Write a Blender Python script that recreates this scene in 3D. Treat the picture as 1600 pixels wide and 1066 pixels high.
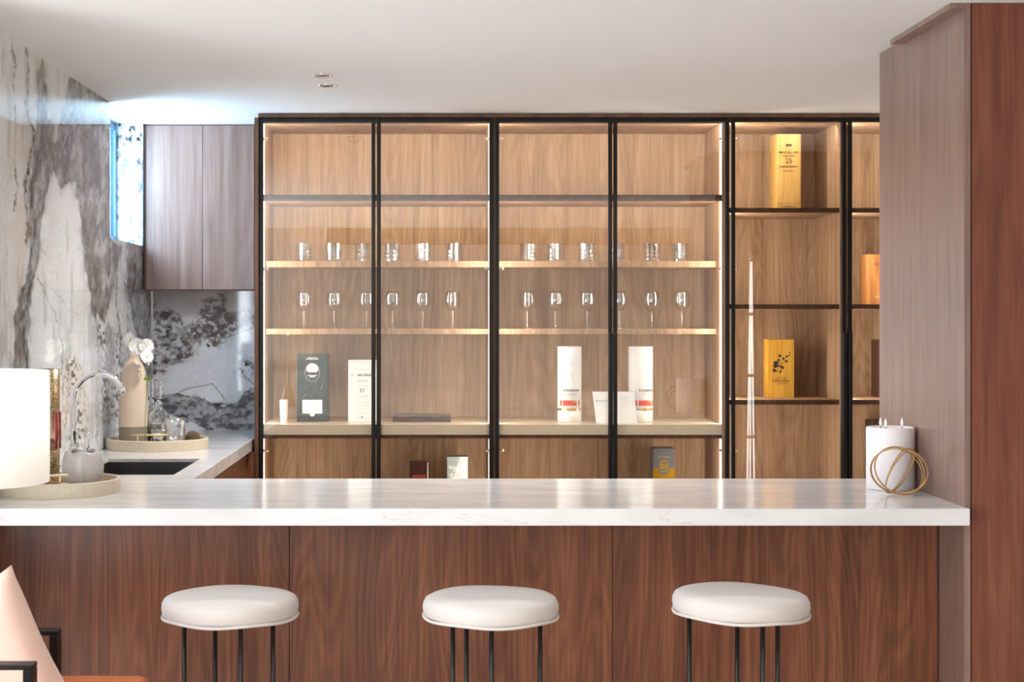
import bpy, bmesh, math, random
import numpy as np
from mathutils import Vector, Matrix
random.seed(7)
for o in list(bpy.data.objects): bpy.data.objects.remove(o)
SC = bpy.context.scene
COL = SC.collection
PI = math.pi
ZC = 1.483            # camera height above the floor
F = 2400.0            # focal length in pixels of the 1600 wide frame
U0, V0 = 683.0, 496.0 # where lines along +Y vanish
def X(u, Y): return (u-U0)*Y/F
def Z(v, Y): return ZC-(v-V0)*Y/F

# ------------------------------------------------------------------ camera, sky, lights, exposure
cam = bpy.data.objects.new('camera', bpy.data.cameras.new('camera')); COL.objects.link(cam)
cam.location = (0, 0, ZC); cam.rotation_euler = (PI/2, 0, 0)
cam.data.sensor_width = 36; cam.data.lens = F/1600*36
cam.data.shift_x = (800-U0)/1600; cam.data.shift_y = -(533-V0)/1600
cam.data.clip_start = .05
cam.data.dof.use_dof = True; cam.data.dof.focus_distance = 5.4; cam.data.dof.aperture_fstop = 9
SC.camera = cam
SC.view_settings.view_transform = 'Standard'; SC.view_settings.look = 'None'
SC.view_settings.gamma = 1; SC.view_settings.use_curve_mapping = False
SC.view_settings.exposure = 0.27
w = bpy.data.worlds.new('sky'); SC.world = w; w.use_nodes = True
bg = w.node_tree.nodes['Background']; bg.inputs[0].default_value = (.62, .78, 1, 1); bg.inputs[1].default_value = 1.2

def area(name, loc, direction, sx, sy, power, color, spread=PI):
    l = bpy.data.lights.new(name, 'AREA'); l.shape = 'RECTANGLE'; l.size = sx; l.size_y = sy
    l.energy = power; l.color = color; l.spread = spread
    o = bpy.data.objects.new(name, l); COL.objects.link(o); o.location = loc
    o.rotation_euler = Vector(direction).to_track_quat('-Z', 'Y').to_euler()
    return o
# daylight through the windows of the room
area('daylight_left', (-3.12, 1.7, 1.25), (1, .1, .5), 1.8, 2.9, 165, (.90, .95, 1))
area('daylight_rear', (-2.6, -1.88, 1.35), (0, 1, .1), 1.2, 1.7, 70, (.86, .93, 1))
area('daylight_high', (-1.64, 6.68, 2.12), (1, .40, -.22), .66, .48, 30, (.62, .80, 1))
# added downward fill lamps without fixtures, brightening room and aisle
for i, (x, y, p) in enumerate([(-1.6, 2.4, 6), (0.3, 2.4, 6), (1.9, 2.4, 6), (-.4, 0.6, 16), (1.6, 0.6, 16), (-.45, 5.73, 14), (.75, 5.73, 12)]):
    l = area('added_fill_beam', (x, y, 2.355), (0, 0, -1), .12, .12, p, (.98, .96, .94), PI*.8)

# ------------------------------------------------------------------ materials
MATS = {}
def new_mat(name):
    m = bpy.data.materials.new(name); m.use_nodes = True
    MATS[name] = m
    return m, m.node_tree.nodes, m.node_tree.links, m.node_tree.nodes['Principled BSDF']
def srgb(r, g, b):
    f = lambda c: (c/255/12.92) if c/255 <= .04045 else ((c/255+.055)/1.055)**2.4
    return (f(r), f(g), f(b), 1)
def plain(name, col, rough=.5, metal=0, bump=0, bscale=200, **kw):
    m, n, l, p = new_mat(name)
    p.inputs['Roughness'].default_value = rough; p.inputs['Metallic'].default_value = metal
    tc = n.new('ShaderNodeTexCoord'); ns = n.new('ShaderNodeTexNoise'); ns.inputs['Scale'].default_value = bscale
    ns.inputs['Detail'].default_value = 4
    l.new(tc.outputs['Object'], ns.inputs['Vector'])
    mx = n.new('ShaderNodeMix'); mx.data_type = 'RGBA'
    v = kw.get('var', .06)
    mx.inputs[6].default_value = (col[0]*(1-v), col[1]*(1-v), col[2]*(1-v), 1)
    mx.inputs[7].default_value = (min(1, col[0]*(1+v)), min(1, col[1]*(1+v)), min(1, col[2]*(1+v)), 1)
    l.new(ns.outputs[0], mx.inputs[0]); l.new(mx.outputs[2], p.inputs['Base Color'])
    if bump:
        b = n.new('ShaderNodeBump'); b.inputs['Strength'].default_value = bump; b.inputs['Distance'].default_value = kw.get('dist', .002)
        l.new(ns.outputs[0], b.inputs['Height']); l.new(b.outputs[0], p.inputs['Normal'])
    for k in ('Sheen Weight', 'Coat Weight', 'Subsurface Weight', 'Specular IOR Level'):
        if k in kw: p.inputs[k].default_value = kw[k]
    return m
def wood(name, dark, mid, light, rough=.42, ring=22, stretch=.10, dens=2.4, fib=1.0, spec=.5):
    m, n, l, p = new_mat(name)
    tc = n.new('ShaderNodeTexCoord'); oi = n.new('ShaderNodeObjectInfo')
    cmb = n.new('ShaderNodeCombineXYZ'); mu = n.new('ShaderNodeMath'); mu.operation = 'MULTIPLY'; mu.inputs[1].default_value = 37
    l.new(oi.outputs['Random'], mu.inputs[0])
    for i in range(3): l.new(mu.outputs[0], cmb.inputs[i])
    ad = n.new('ShaderNodeVectorMath'); ad.operation = 'ADD'
    l.new(tc.outputs['Object'], ad.inputs[0]); l.new(cmb.outputs[0], ad.inputs[1])
    mp = n.new('ShaderNodeMapping'); mp.inputs['Scale'].default_value = (dens, dens, dens*stretch)
    l.new(ad.outputs[0], mp.inputs['Vector'])
    n1 = n.new('ShaderNodeTexNoise'); n1.inputs['Scale'].default_value = 2.6; n1.inputs['Detail'].default_value = 2.5
    n1.inputs['Roughness'].default_value = .45; n1.inputs['Distortion'].default_value = .35
    l.new(mp.outputs[0], n1.inputs['Vector'])
    k = n.new('ShaderNodeMath'); k.operation = 'MULTIPLY'; k.inputs[1].default_value = ring
    pp = n.new('ShaderNodeMath'); pp.operation = 'PINGPONG'; pp.inputs[1].default_value = .5
    l.new(n1.outputs[0], k.inputs[0]); l.new(k.outputs[0], pp.inputs[0])
    p2 = n.new('ShaderNodeMath'); p2.operation = 'MULTIPLY'; p2.inputs[1].default_value = 2; l.new(pp.outputs[0], p2.inputs[0])
    # fine fibres
    m2 = n.new('ShaderNodeMapping'); m2.inputs['Scale'].default_value = (130, 130, 3.2); l.new(ad.outputs[0], m2.inputs['Vector'])
    n2 = n.new('ShaderNodeTexNoise'); n2.inputs['Scale'].default_value = 1; n2.inputs['Detail'].default_value = 5; n2.inputs['Roughness'].default_value = .65
    l.new(m2.outputs[0], n2.inputs['Vector'])
    m3 = n.new('ShaderNodeMapping'); m3.inputs['Scale'].default_value = (22, 22, .5); l.new(ad.outputs[0], m3.inputs['Vector'])
    n3 = n.new('ShaderNodeTexNoise'); n3.inputs['Scale'].default_value = 1; n3.inputs['Detail'].default_value = 5; n3.inputs['Distortion'].default_value = .5
    l.new(m3.outputs[0], n3.inputs['Vector'])
    def mul(a, f):
        q = n.new('ShaderNodeMath'); q.operation = 'MULTIPLY'; q.inputs[1].default_value = f; l.new(a, q.inputs[0]); return q.outputs[0]
    def add(a, b):
        q = n.new('ShaderNodeMath'); q.operation = 'ADD'; l.new(a, q.inputs[0]); l.new(b, q.inputs[1]); return q.outputs[0]
    s = add(add(mul(p2.outputs[0], .13), mul(n2.outputs[0], .60*fib)), mul(n3.outputs[0], .62))
    cr = n.new('ShaderNodeValToRGB'); e = cr.color_ramp.elements
    e[0].position = .41; e[0].color = dark; e[1].position = .86; e[1].color = light
    q = e.new(.64); q.color = mid
    l.new(s, cr.inputs[0]); l.new(cr.outputs[0], p.inputs['Base Color'])
    b = n.new('ShaderNodeBump'); b.inputs['Strength'].default_value = .12; b.inputs['Distance'].default_value = .001
    l.new(n2.outputs[0], b.inputs['Height']); l.new(b.outputs[0], p.inputs['Normal'])
    p.inputs['Roughness'].default_value = rough; p.inputs['Specular IOR Level'].default_value = spec
    return m
walnut = wood('walnut', srgb(72, 37, 22), srgb(108, 61, 39), srgb(138, 86, 57), rough=.38)
walnut_red = wood('walnut_red', srgb(86, 44, 30), srgb(110, 60, 42), srgb(132, 78, 56), rough=.45, ring=10)
walnut_sheen = wood('walnut_sheen', srgb(102, 76, 66), srgb(128, 100, 89), srgb(144, 117, 105), rough=.3, ring=12, spec=.8)  # walnut paled and greyed, surface sheen carried in its colour
walnut_case = wood('walnut_case', srgb(124, 96, 73), srgb(158, 127, 99), srgb(182, 152, 124), rough=.62, ring=20, spec=.15)
walnut_edge = wood('walnut_edge', srgb(60, 38, 26), srgb(92, 60, 42), srgb(116, 80, 58), rough=.45)
walnut_shaded = wood('walnut_shaded', srgb(44, 28, 20), srgb(68, 46, 34), srgb(84, 60, 46), rough=.6, spec=.2)  # walnut darkened to stand for shade on the shelf fronts

def marble_top():
    m, n, l, p = new_mat('white_marble')
    tc = n.new('ShaderNodeTexCoord')
    mp = n.new('ShaderNodeMapping'); mp.inputs['Scale'].default_value = (1.1, 4.5, 4.0); mp.inputs['Rotation'].default_value = (0, .5, .12)
    l.new(tc.outputs['Object'], mp.inputs['Vector'])
    n1 = n.new('ShaderNodeTexNoise'); n1.inputs['Scale'].default_value = 2.2; n1.inputs['Detail'].default_value = 7; n1.inputs['Distortion'].default_value = .6
    l.new(mp.outputs[0], n1.inputs['Vector'])
    c = n.new('ShaderNodeValToRGB'); e = c.color_ramp.elements
    e[0].position = .32; e[0].color = srgb(208, 206, 204); e[1].position = .62; e[1].color = srgb(226, 223, 221)
    l.new(n1.outputs[0], c.inputs[0])
    n2 = n.new('ShaderNodeTexNoise'); n2.inputs['Scale'].default_value = 1.3; n2.inputs['Detail'].default_value = 5; n2.inputs['Distortion'].default_value = 1.2
    l.new(mp.outputs[0], n2.inputs['Vector'])
    s = n.new('ShaderNodeMath'); s.operation = 'SUBTRACT'; s.inputs[1].default_value = .5; l.new(n2.outputs[0], s.inputs[0])
    a = n.new('ShaderNodeMath'); a.operation = 'ABSOLUTE'; l.new(s.outputs[0], a.inputs[0])
    c2 = n.new('ShaderNodeValToRGB'); e = c2.color_ramp.elements
    e[0].position = 0; e[0].color = (1, 1, 1, 1); e[1].position = .012; e[1].color = (0, 0, 0, 1); l.new(a.outputs[0], c2.inputs[0])
    k = n.new('ShaderNodeMath'); k.operation = 'MULTIPLY'; k.inputs[1].default_value = .3; l.new(c2.outputs[0], k.inputs[0])
    mx = n.new('ShaderNodeMix'); mx.data_type = 'RGBA'; mx.inputs[7].default_value = srgb(170, 150, 132)
    l.new(k.outputs[0], mx.inputs[0]); l.new(c.outputs[0], mx.inputs[6]); l.new(mx.outputs[2], p.inputs['Base Color'])
    p.inputs['Roughness'].default_value = .13; p.inputs['Specular IOR Level'].default_value = .6
    return m
marble = marble_top()
def marble_attr():
    m, n, l, p = new_mat('bookmatched_marble')
    at = n.new('ShaderNodeAttribute'); at.attribute_name = 'stone'
    tc = n.new('ShaderNodeTexCoord'); ns = n.new('ShaderNodeTexNoise'); ns.inputs['Scale'].default_value = 60; ns.inputs['Detail'].default_value = 6
    l.new(tc.outputs['Object'], ns.inputs['Vector'])
    c = n.new('ShaderNodeValToRGB'); e = c.color_ramp.elements
    e[0].position = .3; e[0].color = (.86, .86, .86, 1); e[1].position = .65; e[1].color = (1, 1, 1, 1); l.new(ns.outputs[0], c.inputs[0])
    mx = n.new('ShaderNodeMix'); mx.data_type = 'RGBA'; mx.blend_type = 'MULTIPLY'; mx.inputs[0].default_value = 1
    l.new(at.outputs['Color'], mx.inputs[6]); l.new(c.outputs[0], mx.inputs[7]); l.new(mx.outputs[2], p.inputs['Base Color'])
    p.inputs['Roughness'].default_value = .05; p.inputs['Specular IOR Level'].default_value = .75
    return m
stone_attr = marble_attr()
beige_stone = plain('beige_stone', srgb(212, 196, 172), .2, bscale=14, var=.08)
travertine = plain('travertine', srgb(204, 190, 166), .6, bump=.4, bscale=70, var=.12)
plaster = plain('ceiling_paint', srgb(238, 238, 238), .85, bscale=5, var=.01)
wall_paint = plain('wall_paint', srgb(222, 219, 214), .8, bscale=5, var=.02)
black_metal = plain('black_metal', srgb(34, 31, 29), .38, .6, bscale=60)
black_paint = plain('black_paint', srgb(20, 19, 19), .4, bscale=60)
chrome = plain('chrome', (.82, .82, .84, 1), .08, 1)
steel = plain('brushed_steel', (.12, .12, .12, 1), .35, 1, bscale=90)
gold = plain('satin_gold', srgb(226, 208, 166), .28, 1)
def glitter_mat():
    m, n, l, p = new_mat('gold_glitter')
    tc = n.new('ShaderNodeTexCoord'); v = n.new('ShaderNodeTexVoronoi'); v.inputs['Scale'].default_value = 330
    l.new(tc.outputs['Object'], v.inputs['Vector'])
    c = n.new('ShaderNodeValToRGB'); e = c.color_ramp.elements
    e[0].color = srgb(110, 86, 58); e[1].color = srgb(235, 212, 165); sep = n.new('ShaderNodeSeparateColor')
    l.new(v.outputs['Color'], sep.inputs[0]); l.new(sep.outputs[0], c.inputs[0]); l.new(c.outputs[0], p.inputs['Base Color'])
    b = n.new('ShaderNodeBump'); b.inputs['Strength'].default_value = .9; b.inputs['Distance'].default_value = .002
    l.new(sep.outputs[1], b.inputs['Height']); l.new(b.outputs[0], p.inputs['Normal'])
    p.inputs['Metallic'].default_value = .8; p.inputs['Roughness'].default_value = .3
    return m
glitter = glitter_mat()
copper = plain('rose_copper', srgb(214, 170, 150), .12, .9)
red_print = plain('red_print', srgb(214, 48, 38), .5)
linen = plain('linen', srgb(208, 200, 194), .92, bump=.5, bscale=420, dist=.001, **{'Sheen Weight': .25})
rattan = plain('rattan', srgb(178, 134, 84), .4, .15, bump=.3, bscale=150, var=.2)
wax = plain('white_wax', srgb(238, 233, 232), .5, **{'Subsurface Weight': .15})
flame_mat = plain('white_flame', srgb(250, 248, 240), .4)
ceramic = plain('beige_ceramic', srgb(214, 194, 174), .18, bscale=20, var=.03, **{'Coat Weight': .3})
ceramic_grey = plain('taupe_ceramic', srgb(140, 126, 112), .6, bscale=20)
ceramic_cup = plain('grey_ceramic', srgb(186, 178, 173), .32, bump=.2, bscale=50, var=.06)
petal_mat = plain('petal_white', srgb(248, 247, 244), .6, **{'Subsurface Weight': .1})
leaf_mat = plain('leaf_green', srgb(120, 150, 60), .5)
cushion_mat = plain('rose_beige_fabric', srgb(204, 170, 154), .9, bump=.6, bscale=260, dist=.001, **{'Sheen Weight': .3})
leather = plain('tan_leather', srgb(190, 104, 58), .42, bump=.3, bscale=160, var=.12)
brown_ball = plain('dark_brown_fibre', srgb(92, 74, 52), .9, bump=1, bscale=160, dist=.004, var=.4)
blue_frame = plain('blue_grey_frame', srgb(110, 150, 176), .35, .3)
floor_mat = wood('floor_oak', srgb(150, 130, 110), srgb(186, 166, 146), srgb(206, 188, 168), rough=.4)
def emis(name, col, s):
    m, n, l, p = new_mat(name)
    p.inputs['Base Color'].default_value = (.9, .9, .9, 1)
    p.inputs['Emission Color'].default_value = col; p.inputs['Emission Strength'].default_value = s
    return m
led_mat = emis('led_light', (1, .97, .93, 1), 5)
def shade_fabric():
    m, n, l, p = new_mat('lamp_shade_fabric')
    p.inputs['Base Color'].default_value = srgb(246, 243, 238); p.inputs['Roughness'].default_value = .9
    tr = n.new('ShaderNodeBsdfTranslucent'); tr.inputs[0].default_value = srgb(250, 247, 243)
    mx = n.new('ShaderNodeMixShader'); mx.inputs[0].default_value = .45
    l.new(p.outputs[0], mx.inputs[1]); l.new(tr.outputs[0], mx.inputs[2]); l.new(mx.outputs[0], n['Material Output'].inputs[0])
    return m
shade_mat = shade_fabric()
def pane_mat(name, tint, refl=1.0, rough=.0, f0=.04):
    """clear thin glass: Schlick reflectance over straight transparency, the same from both faces"""
    m, n, l, p = new_mat(name); n.remove(p)
    t = n.new('ShaderNodeBsdfTransparent'); t.inputs[0].default_value = tint
    g = n.new('ShaderNodeBsdfGlossy'); g.inputs['Roughness'].default_value = rough; g.inputs[0].default_value = (1, 1, 1, 1)
    lw = n.new('ShaderNodeLayerWeight'); lw.inputs[0].default_value = .5
    pw = n.new('ShaderNodeMath'); pw.operation = 'POWER'; pw.inputs[1].default_value = 2.0 if name in ('thin_glass', 'facet_glass') else 5.0; l.new(lw.outputs['Facing'], pw.inputs[0])
    k = n.new('ShaderNodeMath'); k.operation = 'MULTIPLY_ADD'; k.inputs[1].default_value = (1-f0)*(.9 if name == 'thin_glass' else 1); k.inputs[2].default_value = f0*refl; k.use_clamp = True; l.new(pw.outputs[0], k.inputs[0])
    mx = n.new('ShaderNodeMixShader'); l.new(k.outputs[0], mx.inputs[0]); l.new(t.outputs[0], mx.inputs[1]); l.new(g.outputs[0], mx.inputs[2])
    l.new(mx.outputs[0], n['Material Output'].inputs[0])
    return m
door_glass = pane_mat('door_glass', (.975, .97, .96, 1), 2.0)
window_glass = pane_mat('window_glass', (.9, .97, 1, 1))
def glass_mat():
    m, n, l, p = new_mat('clear_crystal')
    p.inputs['Base Color'].default_value = (1, 1, 1, 1); p.inputs['Roughness'].default_value = .0
    p.inputs['IOR'].default_value = 1.5; p.inputs['Transmission Weight'].default_value = 1
    return m
crystal = glass_mat()
facet_glass = pane_mat('facet_glass', (.93, .94, .95, 1), 1, .10, .30)
thin_glass = pane_mat('thin_glass', (.975, .975, .975, 1), 1, .04, .2)
acrylic = pane_mat('clear_acrylic', (.96, .96, .97, 1), 1.5)

# ------------------------------------------------------------------ helpers
def finish(name, bm, mat, parent=None, world=True, smooth=False, recalc=True):
    """link one mesh; with world=True the bmesh is in world space and is shifted under its parent's root"""
    if recalc: bmesh.ops.recalc_face_normals(bm, faces=bm.faces[:])
    me = bpy.data.meshes.new(name)
    if parent is not None and world:
        r = parent
        off = Vector((0, 0, 0))
        while r is not None: off += r.location; r = r.parent
        bm.transform(Matrix.Translation(-off))
    if smooth:
        for f in bm.faces: f.smooth = True
    bm.to_mesh(me); bm.free()
    mats = mat if isinstance(mat, (list, tuple)) else [mat]
    for m in mats: me.materials.append(m)
    o = bpy.data.objects.new(name, me); COL.objects.link(o)
    if parent is not None: o.parent = parent
    return o
def tag(o, label=None, cat=None, group=None, kind=None):
    if label: o['label'] = label
    if cat: o['category'] = cat
    if group: o['group'] = group
    if kind: o['kind'] = kind
    return o
def thing(name, loc, label, cat, group=None, rz=0):
    o = bpy.data.objects.new(name, None); COL.objects.link(o); o.location = loc; o.rotation_euler = (0, 0, rz)
    o.empty_display_size = .05
    return tag(o, label, cat, group)
def add_box(bm, x0, x1, y0, y1, z0, z1, bevel=0, seg=2, mi=0):
    vs = [bm.verts.new(c) for c in ((x0,y0,z0),(x1,y0,z0),(x1,y1,z0),(x0,y1,z0),(x0,y0,z1),(x1,y0,z1),(x1,y1,z1),(x0,y1,z1))]
    fs = [bm.faces.new([vs[i] for i in q]) for q in ((0,3,2,1),(4,5,6,7),(0,1,5,4),(1,2,6,5),(2,3,7,6),(3,0,4,7))]
    for f in fs: f.material_index = mi
    if bevel:
        es = list({e for f in fs for e in f.edges})
        bmesh.ops.bevel(bm, geom=es, offset=bevel, segments=seg, affect='EDGES', profile=.5)
def box(name, x0, x1, y0, y1, z0, z1, mat, parent=None, bevel=0, world=True):
    bm = bmesh.new(); add_box(bm, x0, x1, y0, y1, z0, z1, bevel); return finish(name, bm, mat, parent, world)
def struct(o): o['kind'] = 'structure'; return o
def add_lathe(bm, prof, seg=32, c=(0,0,0), close=False, wob=None):
    rings = []
    for (r, z) in prof:
        if r < 1e-5: rings.append([bm.verts.new((c[0], c[1], c[2]+z))]); continue
        ring = []
        for i in range(seg):
            a = 2*PI*i/seg; k = wob(a, z) if wob else 1
            ring.append(bm.verts.new((c[0]+r*k*math.cos(a), c[1]+r*k*math.sin(a), c[2]+z)))
        rings.append(ring)
    for A, B in zip(rings, rings[1:]):
        if len(A) == 1 and len(B) == 1: continue
        for i in range(seg):
            j = (i+1) % seg
            if len(A) == 1: bm.faces.new((A[0], B[i], B[j]))
            elif len(B) == 1: bm.faces.new((A[i], A[j], B[0]))
            else: bm.faces.new((A[i], A[j], B[j], B[i]))
def add_tube(bm, pts, r, seg=10, closed=False, caps=True):
    pts = [Vector(p) for p in pts]; n = len(pts); rings = []
    rr = r if isinstance(r, (list, tuple)) else [r]*n
    up = None
    for i, p in enumerate(pts):
        a = pts[(i-1) % n] if (closed or i > 0) else p
        b = pts[(i+1) % n] if (closed or i < n-1) else p
        t = (b-a).normalized()
        if up is None:
            up = Vector((0,0,1)) if abs(t.z) < .9 else Vector((1,0,0))
        s = t.cross(up).normalized(); up = s.cross(t).normalized()
        rings.append([bm.verts.new(p + rr[i]*(math.cos(2*PI*k/seg)*s + math.sin(2*PI*k/seg)*up)) for k in range(seg)])
    m = n if closed else n-1
    for i in range(m):
        A, B = rings[i], rings[(i+1) % n]
        if closed and i == n-1:   # best offset for the closing ring
            off = min(range(seg), key=lambda o: (A[0].co-B[o].co).length)
        else: off = 0
        for k in range(seg):
            bm.faces.new((A[k], A[(k+1) % seg], B[(k+1+off) % seg], B[(k+off) % seg]))
    if caps and not closed:
        bm.faces.new(rings[0]); bm.faces.new(rings[-1])
def tube(name, pts, r, mat, parent=None, seg=10, closed=False, world=True):
    bm = bmesh.new(); add_tube(bm, pts, r, seg, closed); return finish(name, bm, mat, parent, world, smooth=True)
def lathe(name, prof, mat, parent=None, seg=32, c=(0,0,0), world=True, wob=None, smooth=True):
    bm = bmesh.new(); add_lathe(bm, prof, seg, c, wob=wob); return finish(name, bm, mat, parent, world, smooth)
def lettering(txt, size, mat, parent, x, y, z, name='lettering', font_bold=False, sx=1.0, align='CENTER'):
    """flat print facing -Y, in the parent's local space"""
    cu = bpy.data.curves.new(name, 'FONT'); cu.body = txt; cu.size = size; cu.align_x = align; cu.align_y = 'CENTER'
    cu.resolution_u = 2; cu.offset = .00025*(1 if font_bold else 0); cu.space_line = .9
    t = bpy.data.objects.new('t', cu); COL.objects.link(t)
    bpy.context.view_layer.update()
    me = bpy.data.meshes.new_from_object(t.evaluated_get(bpy.context.evaluated_depsgraph_get()))
    bpy.data.objects.remove(t); bpy.data.curves.remove(cu)
    me.transform(Matrix.Rotation(PI/2, 4, 'X') @ Matrix.Diagonal((sx, 1, 1, 1)))
    me.materials.clear(); me.materials.append(mat)
    o = bpy.data.objects.new(name, me); COL.objects.link(o); o.parent = parent; o.location = (x, y, z)
    return o
def copy_tree(o, parent=None):
    c = o.copy(); COL.objects.link(c)
    if parent is not None: c.parent = parent
    for ch in list(o.children): copy_tree(ch, c)
    return c
def cells(name, xs, ys, solid, z0, z1, mat, parent=None, bevel=0):
    """an extruded plan made of grid cells: one closed mesh with holes"""
    bm = bmesh.new(); V = {}
    def vert(i, j, k):
        if (i,j,k) not in V: V[(i,j,k)] = bm.verts.new((xs[i], ys[j], (z0, z1)[k]))
        return V[(i,j,k)]
    S = lambda i, j: 0 <= i < len(xs)-1 and 0 <= j < len(ys)-1 and solid(i, j)
    for i in range(len(xs)-1):
        for j in range(len(ys)-1):
            if not S(i, j): continue
            for k in (0, 1): bm.faces.new((vert(i,j,k), vert(i+1,j,k), vert(i+1,j+1,k), vert(i,j+1,k)))
            if not S(i-1, j): bm.faces.new((vert(i,j,0), vert(i,j+1,0), vert(i,j+1,1), vert(i,j,1)))
            if not S(i+1, j): bm.faces.new((vert(i+1,j,0), vert(i+1,j+1,0), vert(i+1,j+1,1), vert(i+1,j,1)))
            if not S(i, j-1): bm.faces.new((vert(i,j,0), vert(i+1,j,0), vert(i+1,j,1), vert(i,j,1)))
            if not S(i, j+1): bm.faces.new((vert(i,j+1,0), vert(i+1,j+1,0), vert(i+1,j+1,1), vert(i,j+1,1)))
    bmesh.ops.recalc_face_normals(bm, faces=bm.faces[:])
    if bevel:
        es = [e for e in bm.edges if e.calc_face_angle(0) > 1.2]
        bmesh.ops.bevel(bm, geom=es, offset=bevel, segments=2, affect='EDGES')
    return finish(name, bm, mat, parent)

# ------------------------------------------------------------------ key dimensions
HC = ZC-.533          # countertop height
HZ = ZC+.886          # ceiling
XL = -1.348           # left marble wall
YB = 7.268            # rear marble wall
YF, YN = 5.076, 4.278 # bar top: far and near edge
YD = 6.667            # plane of the cabinet doors
XR = 1.485            # side panel right of the bar
YR0, YR1 = 4.325, 5.154
WY0, WY1, WZ = 6.331, 7.03, ZC+.327   # high window in the left wall

# ------------------------------------------------------------------ stone colour fields (numpy)
rng = np.random.default_rng(3)
GR = rng.random((64, 256, 256))
def vnoise(x, y, s=0):
    g = GR[s % 64]
    xi = np.floor(x).astype(int); yi = np.floor(y).astype(int); fx = x-xi; fy = y-yi
    fx = fx*fx*(3-2*fx); fy = fy*fy*(3-2*fy)
    a = g[xi % 256, yi % 256]; b = g[(xi+1) % 256, yi % 256]; c = g[xi % 256, (yi+1) % 256]; d = g[(xi+1) % 256, (yi+1) % 256]
    return (a*(1-fx)+b*fx)*(1-fy)+(c*(1-fx)+d*fx)*fy
def fbm(x, y, o=5, s=0, r=.5):
    t = 0; a = 1; n = 0
    for i in range(o): t = t+a*vnoise(x*2**i+i*17, y*2**i+i*31, s+i); n += a; a *= r
    return t/n
def sdist(px, py, poly):
    """signed distance to a polygon, negative inside"""
    d = np.full(px.shape, 1e9); ins = np.zeros(px.shape, bool); n = len(poly)
    for i in range(n):
        ax, ay = poly[i]; bx, by = poly[(i+1) % n]
        ex, ey = bx-ax, by-ay; wx, wy = px-ax, py-ay
        t = np.clip((wx*ex+wy*ey)/(ex*ex+ey*ey+1e-9), 0, 1)
        d = np.minimum(d, np.hypot(wx-ex*t, wy-ey*t))
        c = ((ay > py) != (by > py)) & (px < (bx-ax)*(py-ay)/((by-ay) if by != ay else 1e-9)+ax)
        ins ^= c
    return np.where(ins, -d, d)
def ldist(px, py, pl):
    d = np.full(px.shape, 1e9)
    for (ax, ay), (bx, by) in zip(pl, pl[1:]):
        ex, ey = bx-ax, by-ay; t = np.clip(((px-ax)*ex+(py-ay)*ey)/(ex*ex+ey*ey+1e-9), 0, 1)
        d = np.minimum(d, np.hypot(px-ax-ex*t, py-ay-ey*t))
    return d
def sm(a, b, x):
    t = np.clip((x-a)/(b-a), 0, 1); return t*t*(3-2*t)
def lin(c): return np.array(srgb(*c)[:3])
def mixc(A, B, t): return A*(1-t[..., None])+B*t[..., None]
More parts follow.
